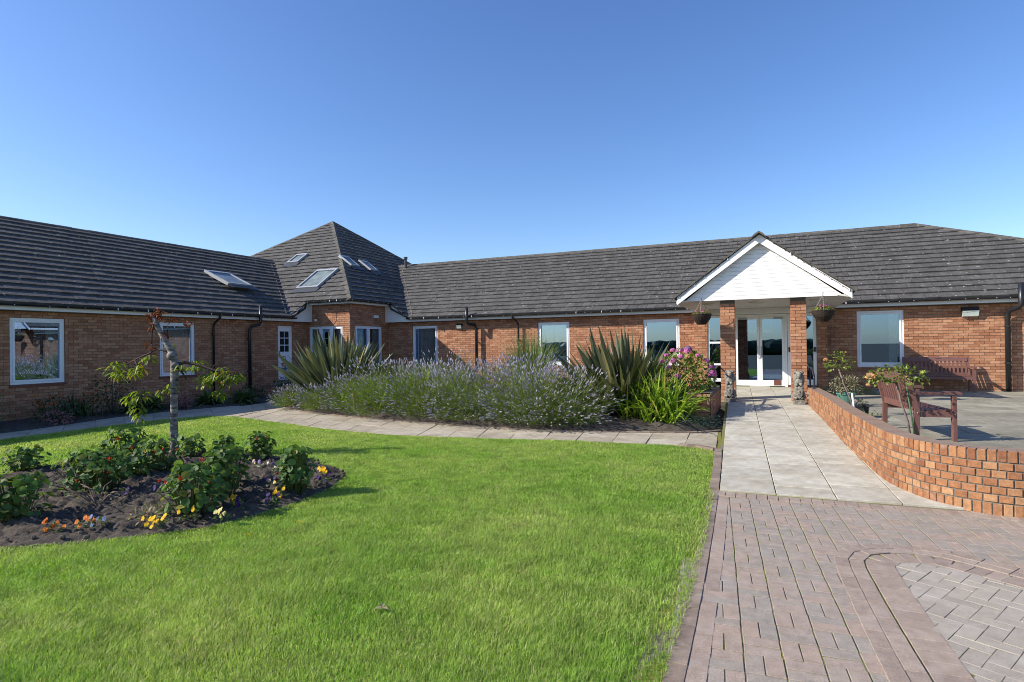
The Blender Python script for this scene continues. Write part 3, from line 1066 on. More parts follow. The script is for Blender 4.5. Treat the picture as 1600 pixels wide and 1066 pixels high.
def wall(O, du, n, L, z0, z1, openings=(), label=None, mortar='mortar', name="brick_wall", depth=.11):
    T = frame_of(O, du, n)
    # openings snapped to the courses
    ops = []
    for a, b, za, zb in openings:
        za = z0 + round((za - z0) / .075) * .075; zb = z0 + round((zb - z0) / .075) * .075
        ops.append((a, b, za, zb))
    mbw = MB()
    xs = sorted({0, L, *[o[0] for o in ops], *[o[1] for o in ops]}); zs = sorted({z0, z1, *[o[2] for o in ops], *[o[3] for o in ops]})
    xs = [x for x in xs if 0 <= x <= L]; zs = [z for z in zs if z0 <= z <= z1]
    for x0, x1 in zip(xs[:-1], xs[1:]):
        for y0, y1 in zip(zs[:-1], zs[1:]):
            cx, cz = (x0 + x1) / 2, (y0 + y1) / 2
            if any(o[0] < cx < o[1] and o[2] < cz < o[3] for o in ops):
                continue
            mbw.add([T(x0, 0, y0), T(x1, 0, y0), T(x1, 0, y1), T(x0, 0, y1)], [(0, 1, 2, 3)])
    for a, b, za, zb in ops:   # reveals
        mbw.m = 1
        mbw.add([T(a, 0, za), T(a, 0, zb), T(a, -depth, zb), T(a, -depth, za)], [(0, 1, 2, 3)])
        mbw.add([T(b, 0, zb), T(b, 0, za), T(b, -depth, za), T(b, -depth, zb)], [(0, 1, 2, 3)])
        mbw.add([T(a, 0, zb), T(b, 0, zb), T(b, -depth, zb), T(a, -depth, zb)], [(0, 1, 2, 3)])
        mbw.add([T(b, 0, za), T(a, 0, za), T(a, -depth, za), T(b, -depth, za)], [(0, 1, 2, 3)])
        mbw.m = 0
    part = mbw.build(name, [M[mortar], M['brick']], house, label=label)
    nrow = int((z1 - z0) / .075 + .5)
    for r in range(nrow):
        za, zb = z0 + r * .075 + .005, min(z0 + r * .075 + .070, z1 - .002)
        cuts = [(o[0], o[1]) for o in ops if o[2] < za + .02 and o[3] > zb - .02]
        segs = [(0.0, L)]
        for c0, c1 in cuts:
            nsg = []
            for s0, s1 in segs:
                if c1 <= s0 or c0 >= s1:
                    nsg.append((s0, s1))
                else:
                    if c0 > s0: nsg.append((s0, c0))
                    if c1 < s1: nsg.append((c1, s1))
            segs = nsg
        k = -1
        off = .1125 if r % 2 else 0.0
        while k * .225 + off < L:
            b0, b1 = k * .225 + off + .005, k * .225 + off + .220
            k += 1
            for s0, s1 in segs:
                x0, x1 = max(b0, s0), min(b1, s1)
                if x1 - x0 > .02:
                    ps = [T(x0, .008, za), T(x1, .008, za), T(x1, .008, zb), T(x0, .008, zb)]
                    BRICKS.append([px_area(ps), T, x0, x1, za, zb, part])
    return part, T, ops


def flush_bricks(limit=300):
    BRICKS.sort(key=lambda b: -b[0])
    rest = {}
    for i, (ar, T, x0, x1, za, zb, part) in enumerate(BRICKS):
        d = .008 + random.uniform(-.002, .002)
        c = T((x0 + x1) / 2, 0, (za + zb) / 2)
        b = MB()
        base = [T(x0, -.01, za), T(x1, -.01, za), T(x1, -.01, zb), T(x0, -.01, zb)]
        top = [T(x0, d, za), T(x1, d, za), T(x1, d, zb), T(x0, d, zb)]
        if i < limit and ar > 0:
            b.hexa([p - c for p in base], [p - c for p in top], random.random())
            o = b.build("brick", M['brick'])
            o.parent = part; o.location = c - base_of(part)
        else:
            mb_ = rest.setdefault(part.name, (MB(), part))[0]
            mb_.hexa(base, top, random.random(), bottom=False)
    for nm, (mb_, part) in rest.items():
        mb_.build("brickwork", M['brick'], part, kind='stuff')


def pleats(mb_, T, a0, a1, d, z0, z1, n):
    vs = []; fs = []
    for i in range(n + 1):
        a = a0 + (a1 - a0) * i / n
        dd = d + .018 * math.sin(i * 1.9) + .012 * math.sin(i * .83 + a0)
        vs += [T(a, dd, z0), T(a, dd, z1)]
    for i in range(n):
        fs.append((2 * i, 2 * i + 2, 2 * i + 3, 2 * i + 1))
    mb_.add(vs, fs, random.random())


def window(T, op, curtains=(), lights=1, sill=False, label=None, sash=True, curtain_mat='curtain', pad=.5, deep=1.9):
    a, b, za, zb = op
    a += .004; b -= .004; za += .004; zb -= .004
    fr = .055
    m1 = MB()
    d0, d1 = -.10, -.028
    m1.tbox(T, a, a + fr, d0, d1, za, zb); m1.tbox(T, b - fr, b, d0, d1, za, zb)
    m1.tbox(T, a + fr, b - fr, d0, d1, za, za + fr); m1.tbox(T, a + fr, b - fr, d0, d1, zb - fr, zb)
    w = m1.build("window", M['upvc'], house, label=label)
    cells = [(a + fr + (b - a - 2 * fr) * i / lights, a + fr + (b - a - 2 * fr) * (i + 1) / lights) for i in range(lights)]
    ms_ = MB(); mp = MB()
    for i, (x0, x1) in enumerate(cells):
        if i:
            ms_.tbox(T, x0 - .025, x0 + .025, d0 + .003, d1 - .004, za + fr + .001, zb - fr - .001)
        x0 += .028 if i else .002; x1 -= .028 if i < lights - 1 else .002
        s_ = .045
        z0, z1 = za + fr + .002, zb - fr - .002
        e0, e1 = d0 + .01, d1 + .012
        ms_.tbox(T, x0, x0 + s_, e0, e1, z0, z1); ms_.tbox(T, x1 - s_, x1, e0, e1, z0, z1)
        ms_.tbox(T, x0 + s_, x1 - s_, e0, e1, z0, z0 + s_); ms_.tbox(T, x0 + s_, x1 - s_, e0, e1, z1 - s_, z1)
        mp = MB()
        mp.add([T(x0 + s_ - .004, -.06, z0 + s_ - .004), T(x1 - s_ + .004, -.06, z0 + s_ - .004), T(x1 - s_ + .004, -.06, z1 - s_ + .004), T(x0 + s_ - .004, -.06, z1 - s_ + .004)], [(0, 1, 2, 3)])
        mp.build("pane", M['glass'], w)
    ms_.build("sash", M['upvc'], w)
    for (c0, c1) in curtains:
        mc = MB()
        A0, A1 = a + fr + c0 * (b - a - 2 * fr), a + fr + c1 * (b - a - 2 * fr)
        pleats(mc, T, A0, A1, -.155, za - .1, zb + .08, max(6, int((A1 - A0) / .022)))
        mc.build("curtain", M[curtain_mat], w, smooth=True)
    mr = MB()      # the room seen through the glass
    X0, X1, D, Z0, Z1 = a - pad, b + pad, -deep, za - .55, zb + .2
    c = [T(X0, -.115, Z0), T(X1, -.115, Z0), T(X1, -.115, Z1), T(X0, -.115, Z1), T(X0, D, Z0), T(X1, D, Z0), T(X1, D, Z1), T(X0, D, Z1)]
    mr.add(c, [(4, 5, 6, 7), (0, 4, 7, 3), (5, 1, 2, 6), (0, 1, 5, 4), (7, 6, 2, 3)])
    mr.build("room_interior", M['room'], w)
    if sill:
        m2 = MB(); m2.tbox(T, a - .03, b + .03, -.10, .045, za - .055, za - .006)
        m2.build("sill", M['sill_tile'], w)
    else:
        m2 = MB(); m2.tbox(T, a, b, -.10, .03, za - .03, za - .004)
        m2.build("sill", M['upvc'], w)
    return w


ZG = -.06
FB = 2.58            # underside of the fascia
WT, WBt = 2.445, .885
# right wing, facing the lawn: runs from the pavilion to beyond the right edge
XR0 = -14.05
rw = [(-12.93, -11.79, .5, WT), (-7.62, -6.45, WBt, WT), (-3.89, -2.73, WBt, WT)]
pA, TA, oA = wall((XR0, 19.2, 0), (1, 0, 0), (0, -1, 0), -2.23 - XR0, ZG, FB, [(a - XR0, b - XR0, c, d) for a, b, c, d in rw])
window(TA, oA[0], [(.0, 1.0)]); window(TA, oA[1], [(0, .45), (.5, 1)]); window(TA, oA[2], [])
pB, TB, oB = wall((1.42, 19.2, 0), (1, 0, 0), (0, -1, 0), 9.4, PATIO - .04, FB, [(2.205 - 1.42, 3.345 - 1.42, WBt, WT)])
window(TB, oB[0], [(.72, 1.0)])
# left wing, facing the lawn from the left, mostly in its own shade
pC, TC, oC = wall((-16.1, -1, 0), (0, 1, 0), (1, 0, 0), 17.85, ZG, FB, [(8.45, 9.6, WBt - .04, WT - .03), (12.05, 13.17, WBt - .02, WT - .02), (16.42, 17.1, .50, WT - .02), (3.2, 4.35, WBt - .04, WT - .03)],
                  label="shaded brick wall of the left wing")
window(TC, oC[0], [(0.0, .12), (.72, .97)], sill=True); window(TC, oC[1], [(0, .28), (.3, .97)], sill=True); window(TC, oC[3], [(0, .25), (.75, 1)], sill=True)
# corner pavilion, higher eaves
PX, PY = -14.05, 16.85
PFB = 3.21
pD, TD, oD = wall((-16.1, PY, 0), (1, 0, 0), (0, -1, 0), 2.05, ZG, PFB, [(.10, 1.70, .45, 2.42)], label="sunlit front face of the corner pavilion")
window(TD, oD[0], [(0, .22), (.80, .98)], lights=3, pad=.0, deep=.9)
pE, TE, oE = wall((PX, PY, 0), (0, 1, 0), (1, 0, 0), 2.34, ZG, PFB, [(.28, 1.88, .45, 2.42)], label="shaded side face of the corner pavilion")
window(TE, oE[0], [(0, .2), (.75, 1)], lights=2, pad=.0, deep=.22 + .6)

# porch screen with doors
SC_Y = 18.85
pF, TF, _ = wall((-2.23, SC_Y, 0), (1, 0, 0), (0, -1, 0), .38, ZG, FB)
pF2, _, _ = wall((-2.23, 19.2, 0), (0, -1, 0), (-1, 0, 0), .35, ZG, FB)
pG, TG, _ = wall((1.16, SC_Y, 0), (1, 0, 0), (0, -1, 0), .26, ZG, FB)
pG2, _, _ = wall((1.42, SC_Y, 0), (0, 1, 0), (1, 0, 0), .35, ZG, FB)
TS = frame_of((0, SC_Y, 0), (1, 0, 0), (0, -1, 0))
GZ = .30
mb = MB()
mb.tbox(TS, -1.85, 1.16, -.10, -.005, 2.46, 2.66)
for zz in (2.50, 2.55, 2.60):
    mb.tbox(TS, -1.85, 1.16, -.004, .004, zz, zz + .028)
mb.build("door_header", M['paint'], house)


def glazed(name, x0, x1, z0, z1, st=.07, bot=.16, mid=None, d0=-.09, d1=-.03, mat='upvc', parts=True, parent=None):
    m1 = MB()
    m1.tbox(TS, x0, x0 + st, d0, d1, z0, z1); m1.tbox(TS, x1 - st, x1, d0, d1, z0, z1)
    m1.tbox(TS, x0 + st, x1 - st, d0, d1, z0, z0 + bot); m1.tbox(TS, x0 + st, x1 - st, d0, d1, z1 - st, z1)
    if mid:
        m1.tbox(TS, x0 + st, x1 - st, d0, d1, mid - .03, mid + .03)
    o = m1.build(name, M[mat], house)
    mp = MB(); dm = (d0 + d1) / 2
    mp.add([TS(x0 + st - .005, dm, z0 + bot - .005), TS(x1 - st + .005, dm, z0 + bot - .005), TS(x1 - st + .005, dm, z1 - st + .005), TS(x0 + st - .005, dm, z1 - st + .005)], [(0, 1, 2, 3)])
    mp.build("pane", M['glass'], o)
    return o


side = glazed("side_window", -1.85, -1.12, GZ + .12, 2.45, .065, .1, 1.62)
m_ = MB(); m_.tbox(TS, -1.785, -1.185, -.088, -.032, .92, .98); m_.build("glazing_bar", M['upvc'], side)
m_ = MB()
m_.tbox(TS, -1.11, -1.04, -.10, -.02, GZ - .01, 2.45); m_.tbox(TS, .32, .39, -.10, -.02, GZ - .01, 2.45); m_.tbox(TS, -1.04, .32, -.10, -.02, 2.38, 2.45)
dframe = m_.build("door_frame", M['upvc'], house)
for s_, (x0, x1) in enumerate(((-1.038, -.363), (-.357, .318))):
    dr_ = glazed("entrance_door", x0, x1, GZ + .01, 2.375, .07, .17)
    hx = x1 - .045 if s_ == 0 else x0 + .045
    h_ = MB(); h_.tube([TS(hx, -.03, 1.15), TS(hx, .015, 1.17), TS(hx, .015, 1.47), TS(hx, -.03, 1.49)], .012, 8)
    h_.build("handle", M['steel'], dr_, smooth=True)
    h_ = MB(); h_.tbox(TS, (x0 + x1) / 2 + (.05 if s_ else -.25), (x0 + x1) / 2 + (.3 if s_ else .0), -.03, .0, 2.30, 2.35); h_.build("door_closer", M['steel'], dr_)
    if s_ == 1:
        h_ = MB(); h_.tbox(TS, x1 - .30, x1 - .10, -.029, -.026, GZ + .03, GZ + .19); h_.build("notice", M['sill_tile'], dr_)
    # poster: sky, hills and flowers printed on paper, fixed inside the glass
    xa = x0 + .09 + (.23 if s_ == 0 else .0)
    po = MB(); zt = 2.26
    po.tbox(TS, xa, xa + .26, -.068, -.066, zt - .36, zt); po.m = 1
    po.tbox(TS, xa + .015, xa + .245, -.0659, -.0655, zt - .15, zt - .015); po.m = 2
    po.add([TS(xa + .015, -.0652, zt - .15), TS(xa + .245, -.0652, zt - .15), TS(xa + .245, -.0652, zt - .09), TS(xa + .15, -.0652, zt - .12), TS(xa + .07, -.0652, zt - .07), TS(xa + .015, -.0652, zt - .10)], [(0, 1, 2, 3, 4, 5)])
    po.tbox(TS, xa + .015, xa + .245, -.0659, -.0655, zt - .28, zt - .151); po.m = 3
    for q in range(16):
        po.disc(TS(xa + .03 + random.random() * .2, -.0648, zt - .33 + random.random() * .08), (0, -1, 0), .012, 6, 0)
    po.build("poster", [M['white_print'], M['blue_print'], M['green_print'], M['fl_yellow']], dr_)
sd = glazed("side_door", .40, 1.155, GZ + .05, 2.45, .085, .16, None)
h_ = MB(); h_.tbox(TS, .42, .47, -.03, .02, 1.32, 1.46); h_.tbox(TS, 1.08, 1.13, -.03, .02, 1.32, 1.46); h_.tbox(TS, .425, 1.125, .0201, .045, 1.35, 1.38)
h_.build("push_bar", M['black'], sd)
m_ = MB(); m_.tbox(TS, -1.12, 1.155, -.6, -.02, GZ - .3, GZ - .012); m_.tbox(TS, .40, 1.155, -.019, .03, GZ - .3, GZ + .04)
m_.build("threshold", M['sill_tile'], house)
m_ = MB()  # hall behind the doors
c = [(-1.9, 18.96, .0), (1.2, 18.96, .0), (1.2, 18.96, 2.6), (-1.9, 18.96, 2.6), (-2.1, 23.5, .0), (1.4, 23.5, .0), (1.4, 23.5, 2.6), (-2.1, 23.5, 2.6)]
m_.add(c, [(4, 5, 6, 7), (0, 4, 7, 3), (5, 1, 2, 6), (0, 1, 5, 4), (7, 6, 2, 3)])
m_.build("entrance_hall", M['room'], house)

# porch: pillars, ceiling, gable
for x0, x1 in ((-1.165, -.835), (.385, .712)):
    w_p = x1 - x0
    z0 = G(15) - .06
    m_ = MB(); m_.box((x0 + .006, 15.006, z0), (x1 - .006, 15.327, 2.64))
    pil = m_.build("pillar", M['mortar'], house)
    for (O, du, n_, L) in (((x0, 15, 0), (1, 0, 0), (0, -1, 0), w_p), ((x1, 15, 0), (0, 1, 0), (1, 0, 0), .333), ((x0, 15.333, 0), (0, -1, 0), (-1, 0, 0), .333), ((x1, 15.333, 0), (-1, 0, 0), (0, 1, 0), w_p)):
        T = frame_of(O, du, n_)
        for r in range(int((2.64 - z0) / .075)):
            za, zb = z0 + r * .075 + .005, z0 + r * .075 + .070
            odd = (r % 2) ^ (1 if du[0] == 0 else 0)
            for b0, b1 in (((.0, .215), (.225, L)) if odd else ((.0, L - .225), (L - .215, L))):
                T2 = lambda a, d, z, T=T: T(a, d - .006, z)
                ps = [T2(b0, .006, za), T2(b1, .006, za), T2(b1, .006, zb), T2(b0, .006, zb)]
                BRICKS.append([px_area(ps) if du[0] != -1 else 0, T2, b0, b1, za, zb, pil])
GX = -.262           # middle of the gable
GB = 2.645           # underside of the boarding
GYF = 14.86
m_ = MB(); m_.box((-1.86, 15.0, GB), (1.335, 18.84, GB + .02)); m_.build("porch_ceiling", M['soffit'], house)
hw, apex = 1.86, 4.10
# the two plain soffits beside the pillars out to the eaves
for s_ in (-1, 1):
    m_ = MB()
    xa, xb = GX + s_ * 1.60, GX + s_ * 1.90
    x0, x1 = min(xa, xb), max(xa, xb)
    m_.hexa([(x0, 14.75, GB - .06 if s_ < 0 else GB), (x1, 14.75, GB if s_ < 0 else GB - .06), (x1, 18.9, GB if s_ < 0 else GB - .06), (x0, 18.9, GB - .06 if s_ < 0 else GB)],
            [(x0, 14.75, GB + .02), (x1, 14.75, GB + .02), (x1, 18.9, GB + .02), (x0, 18.9, GB + .02)])
    m_.build("porch_soffit", M['soffit'], house)
# horizontal boards of the gable
slope_g = (apex - .10 - GB) / 1.72
gab = MB(); gab.add([(GX - 1.72, GYF + .02, GB), (GX + 1.72, GYF + .02, GB), (GX, GYF + .02, apex - .1)], [(0, 1, 2)])
gable = gab.build("gable", M['paint'], house)
nb = 14
bh = (apex - .1 - GB) / nb
for i in range(nb):
    z0, z1 = GB + i * bh, GB + (i + 1) * bh - .004
    w0, w1 = 1.72 - (z0 - GB) / slope_g, max(.01, 1.72 - (z1 - GB) / slope_g)
    b_ = MB(); y0, y1 = GYF - .005, GYF - .002
    b_.hexa([(GX - w0, GYF + .018, z0), (GX + w0, GYF + .018, z0), (GX + w1, GYF + .018, z1), (GX - w1, GYF + .018, z1)],
            [(GX - w0, y0, z0), (GX + w0, y0, z0), (GX + w1, y1, z1), (GX - w1, y1, z1)], random.random())
    b_.build("gable_board", M['paint'], gable)
tilt = math.atan2(apex - (GB - .06), hw)
for s_ in (-1, 1):
    p0 = V((GX + s_ * 1.875, 14.70, GB - .02)); p1 = V((GX, 14.70, apex + .02))
    d = (p1 - p0).normalized(); up = V((-d.z, 0, d.x)) if s_ < 0 else V((d.z, 0, -d.x))
    if up.z < 0: up = -up
    b_ = MB()
    A = [p0 - up * .06, p1 - up * .13 , p1 + up * .03, p0 + up * .09]
    A[1] = V((GX, 14.70, apex - .155)); A[2] = V((GX, 14.70, apex + .045)); A[0] = V((GX + s_ * 1.875, 14.70, GB - .085)); A[3] = V((GX + s_ * 1.875, 14.70, GB + .10))
    if s_ > 0: A = A[::-1]
    b_.hexa([a + V((0, .03, 0)) for a in A], A)
    b_.build("barge_board", M['paint'], house)
    # soffit of the overhanging verge
    b_ = MB()
    b_.add([V((GX + s_ * 1.80, 14.731, GB + .03)), V((GX, 14.731, apex - .06)), V((GX, 14.87, apex - .06)), V((GX + s_ * 1.80, 14.87, GB + .03))], [(0, 1, 2, 3)])
    b_.build("verge_soffit", M['soffit'], house)

# ---- roofs
TILES = []


def roof(poly, eave_dir, p0, gz, up2, gauge=.343, tw=.30, label=None, thick=.042):
    """poly: plan polygon (anticlockwise); p0: plan point on the eave line, height gz[0], rise per metre gz[1]; up2: plan direction up the slope"""
    ed = V((*eave_dir, 0)); ud = V((*up2, 0)); p0 = V((*p0, 0))
    P2 = [((V((x, y, 0)) - p0).dot(ed), (V((x, y, 0)) - p0).dot(ud)) for x, y in poly]
    if sum(P2[i][0] * P2[(i + 1) % len(P2)][1] - P2[(i + 1) % len(P2)][0] * P2[i][1] for i in range(len(P2))) < 0:
        P2 = P2[::-1]
    z_of = lambda t: gz[0] + gz[1] * t
    cosp = 1 / math.hypot(1, gz[1]); g = gauge * cosp
    nrm = (V((0, 0, 1)) - ud * gz[1]).normalized()
    W3 = lambda s, t, h: p0 + ed * s + ud * t + V((0, 0, z_of(t))) + nrm * h
    b_ = MB(); b_.add([W3(s, t, -.02) for s, t in P2], [tuple(range(len(P2)))])
    part = b_.build("tiled_roof", M['tile'], house, label=label)
    smin = min(p[0] for p in P2); smax = max(p[0] for p in P2); tmin = min(p[1] for p in P2); tmax = max(p[1] for p in P2)
    r = 0; t = tmin
    while t < tmax:
        t1 = t + g
        s = smin - tw + (tw / 2 if r % 2 else 0)
        while s < smax:
            q = [(s + .0045, t), (s + tw - .0045, t), (s + tw - .0045, t1), (s + .0045, t1)]
            c = clip_multi(P2, q)
            for cc in c:
                if len(cc) >= 3 and abs(sum(cc[i][0] * cc[(i + 1) % len(cc)][1] - cc[(i + 1) % len(cc)][0] * cc[i][1] for i in range(len(cc)))) > .003:
                    TILES.append((px_area([W3(a, b, .02) for a, b in cc]), cc, W3, t, g, part, thick))
            s += tw
        t = t1; r += 1
    return part, W3


def flush_tiles(limit=300):
    TILES.sort(key=lambda b: -b[0])
    rest = {}
    for i, (ar, cc, W3, t, g, part, th_) in enumerate(TILES):
        jit = random.gauss(0, .0022); j2 = random.gauss(0, .002)
        hgt = lambda tt: th_ * (1 - (tt - t) / g) + .004 + jit + j2 * (tt - t) / g
        top = [W3(a, b - (.012 if b < t + .001 else 0), hgt(b)) for a, b in cc]
        bot = [W3(a, b - (.012 if b < t + .001 else 0), -.012) for a, b in cc]
        n = len(cc)
        fs = [tuple(range(n, 2 * n))] + [(k, (k + 1) % n, n + (k + 1) % n, n + k) for k in range(n)]
        if i < limit and ar > 0:
            c = sum(top, V((0, 0, 0))) / n
            b_ = MB(); b_.add([p - c for p in bot] + [p - c for p in top], fs, random.random())
            o = b_.build("roof_tile", M['tile']); o.parent = part; o.location = c - base_of(part)
        else:
            mb_ = rest.setdefault(part.name, (MB(), part))[0]
            mb_.add(bot + top, fs, random.random())
    for nm, (mb_, part) in rest.items():
        mb_.build("tile_field", M['tile'], part, kind='stuff')


EZ, RZ_ = 2.735, 5.60
RS = (RZ_ - EZ) / 5.05
PEZ, PS = 3.345, .713
EX, EY = -15.75, 18.85
PCX, PCY = -13.75, 16.55
tA = 6.47
APX = (PCX - tA, PCY + tA)
apz = PEZ + PS * tA
vyl = PCY - (PEZ - EZ) / PS          # valley foot on the left wing eave
vyr = PCX + (PEZ - EZ) / PS
zr_y = PCY + (RZ_ - PEZ) / PS; zr_x = PCX - (RZ_ - PEZ) / PS
rl, WL = roof([(EX, -1.2), (EX, vyl), (EX - 5.05, zr_y), (EX - 5.05, -1.2)], (0, 1), (EX, 0), (EZ, RS), (-1, 0), label="dark tiled roof of the left wing")
rr, WR = roof([(vyr, EY), (11.2, EY), (4.55, EY + 5.05), (zr_x, EY + 5.05)], (1, 0), (0, EY), (EZ, RS), (0, 1), label="dark tiled roof behind the white porch")
rp1, WP1 = roof([(EX - .05, PCY), (PCX, PCY), APX, (PCX - 2 * tA + (zr_y - PCY), zr_y), (EX - 5.05, zr_y), (EX, vyl), (EX + .12, vyl + .1)], (1, 0), (0, PCY), (PEZ, PS), (0, 1), label="front roof slope of the corner pavilion")
rp2, WP2 = roof([(PCX, PCY), (PCX, EY + .05), (vyr - .1, EY - .12), (vyr, EY), (zr_x, EY + 5.05), (zr_x, PCY + 2 * tA - (PCX - zr_x)), APX], (0, 1), (PCX, 0), (PEZ, PS), (-1, 0), label="side roof slope of the corner pavilion")
# backs, so that the roofs are closed from other places
b_ = MB()
b_.add([(EX - 5.05, -1.2, RZ_), (EX - 5.05, 26, RZ_), (EX - 10.1, 26, EZ), (EX - 10.1, -1.2, EZ)], [(0, 1, 2, 3)])
b_.add([(-25, EY + 5.05, RZ_), (4.55, EY + 5.05, RZ_), (11.2, EY + 10.1, EZ), (-25, EY + 10.1, EZ)], [(0, 1, 2, 3)])
b_.add([(4.55, EY + 5.05, RZ_), (11.2, EY, EZ), (11.2, EY + 10.1, EZ)], [(0, 1, 2)])
b_.add([(*APX, apz), (PCX, PCY + 2 * tA, PEZ), (PCX - 2 * tA, PCY + 2 * tA, PEZ)], [(0, 1, 2)])
b_.add([(*APX, apz), (PCX - 2 * tA, PCY + 2 * tA, PEZ), (PCX - 2 * tA, PCY, PEZ)], [(0, 1, 2)])
b_.add([(EX, -1.2, EZ), (EX - 5.05, -1.2, RZ_), (EX - 10.1, -1.2, EZ), (EX - 10.1, -1.2, -.1), (EX - .35, -1.2, -.1), (EX - .35, -1.2, EZ)], [(0, 1, 2, 3, 4, 5)])
b_.add([(10.82, 19.2, -.1), (10.82, 29, -.1), (10.82, 29, 2.7), (10.82, 19.2, 2.7)], [(0, 1, 2, 3)])
b_.build("rear_roof", M['tile'], house)
# porch roof
PRZ = apex + .045; PRX = 1.93; PRE = GB + .075
psl = (PRZ - PRE) / PRX
yb = lambda z: EY + (z - EZ) / RS
roof([(GX, 14.70), (GX, yb(PRZ)), (GX - PRX, yb(PRE)), (GX - PRX, 14.70)], (0, -1), (GX - PRX, 14.7), (PRE, psl), (1, 0), label="left roof slope of the porch")
roof([(GX, 14.70), (GX + PRX, 14.70), (GX + PRX, yb(PRE)), (GX, yb(PRZ))], (0, 1), (GX + PRX, 14.7), (PRE, psl), (-1, 0), label="right roof slope of the porch")


def ridge_run(p, q, mat, name="ridge_tile", L=.45, half=.13, drop=.075, th_=.03, angle_up=None, parent=None):
    p, q = V(p), V(q); d = (q - p); n = max(1, int(d.length / L)); d.normalize()
    x = d.cross(V((0, 0, 1))).normalized(); up = x.cross(d)
    for i in range(n):
        a = p.lerp(q, i / n); c = p.lerp(q, (i + 1) / n) - d * .008
        lift = up * (.035 + random.gauss(0, .003))
        prof = [(-half, -drop), (-half * .55, -drop * .35), (0, .012), (half * .55, -drop * .35), (half, -drop), (half, -drop - th_), (0, -.03), (-half, -drop - th_)]
        mid = (a + c) / 2
        b_ = MB()
        ps = [a + x * s + up * t + lift - mid for s, t in prof] + [c + x * s + up * t + lift - mid for s, t in prof]
        k = len(prof)
        b_.add(ps, [(j, k + j, k + (j + 1) % k, (j + 1) % k) for j in range(k)] + [tuple(range(k)), tuple(range(2 * k - 1, k - 1, -1))], random.random())
        o = b_.build(name, mat); o.parent = parent; o.location = mid - base_of(parent)


ridge_run((EX - 5.05, 4.5, RZ_), (EX - 5.05, zr_y + .3, RZ_), M['ridge'], parent=rl)
ridge_run((zr_x - .3, EY + 5.05, RZ_), (4.55, EY + 5.05, RZ_), M['ridge'], parent=rr)
ridge_run((4.55, EY + 5.05, RZ_), (11.2, EY, EZ), M['ridge'], parent=rr, half=.14)
ridge_run((PCX, PCY, PEZ), (*APX, apz), M['ridge'], parent=rp1, half=.17, drop=.11)
ridge_run((*APX, apz), (PCX - 2 * tA + 2.2, PCY + 2.2, PEZ + PS * 2.2), M['ridge'], parent=rp1)
ridge_run((*APX, apz), (PCX - 2.2, PCY + 2 * tA - 2.2, PEZ + PS * 2.2), M['ridge'], parent=rp2)
ridge_run((GX, 14.58, PRZ + .01), (GX, yb(PRZ), PRZ + .01), M['ridge'], parent=house, half=.15, drop=.11, L=.42)
# verge of the porch: tile ends bedded in mortar, stepped
for s_ in (-1, 1):
    n = 11
    for i in range(n):
        t0, t1 = i / n, (i + 1) / n
        A = V((GX + s_ * PRX * (1 - t0), 14.66, PRE + (PRZ - PRE) * t0)); B = V((GX + s_ * PRX * (1 - t1), 14.66, PRE + (PRZ - PRE) * t1))
        d = (B - A).normalized(); up = V((-d.z, 0, d.x))
        if up.z < 0: up = -up
        b_ = MB()
        o1, o2 = up * (.055 + random.gauss(0, .004)), up * .022
        lo = up * .004
        e = -d * .015
        Q = [A + e + lo, B + lo, B + o2, A + e + o1]
        if s_ > 0: Q = Q[::-1]
        c_ = (A + B) / 2
        b_.hexa([p + V((0, .16, 0)) - c_ for p in Q], [p - c_ for p in Q], random.random())
        o = b_.build("verge_tile", M['ridge']); o.parent = house; o.location = c_ - HB
flush_tiles(300)
# valleys with mortar edges
for (a, b, col, wd) in (((EX + .02, vyl, EZ + .03), (EX - 5.05, zr_y, RZ_ + .03), 'lead', .16), ((vyr, EY - .02, EZ + .03), (zr_x, EY + 5.05, RZ_ + .03), 'lead', .16)):
    a, b = V(a), V(b); d = (b - a).normalized(); x = d.cross(V((0, 0, 1))).normalized()
    b_ = MB(); b_.add([a - x * wd, a + x * wd, b + x * wd, b - x * wd], [(0, 1, 2, 3)]); b_.add([a - x * wd + V((0, 0, .03)), a - x * (wd - .05) - V((0, 0, .0)), b - x * (wd - .05), b - x * wd + V((0, 0, .03))], [(0, 1, 2, 3)])
    b_.build("valley", M[col], house)
    b_ = MB()
    for s_ in (1, -1):
        k = 40
        for i in range(k):
            p, q = a.lerp(b, i / k), a.lerp(b, (i + .94) / k)
            if random.random() < (.88 if s_ > 0 else .5):
                b_.bar(p + x * s_ * (wd + .0) + V((0, 0, .03 + random.random() * .02)), q + x * s_ * (wd + .01) + V((0, 0, .03)), .05, .045)
    b_.build("valley_mortar", M['mortar_verge'], house, kind='stuff')

# fascias, gutters, pipes
def gutter(pts, name="gutter", r=.058):
    b_ = MB()
    for p, q in zip(pts[:-1], pts[1:]):
        p, q = V(p), V(q); d = (q - p).normalized(); x = d.cross(V((0, 0, 1))).normalized()
        prof = [(r * math.cos(a), r * math.sin(a) * 1.05) for a in [math.pi + k * math.pi / 8 for k in range(9)]]
        prof2 = [(c * .9, s_ * .9) for c, s_ in prof][::-1]
        pr = prof + prof2; k = len(pr)
        b_.add([p + x * c + V((0, 0, s_)) for c, s_ in pr] + [q + x * c + V((0, 0, s_)) for c, s_ in pr],
               [(j, (j + 1) % k, k + (j + 1) % k, k + j) for j in range(k)] + [tuple(range(k - 1, -1, -1)), tuple(range(k, 2 * k))])
    return b_.build(name, M['black'], house)


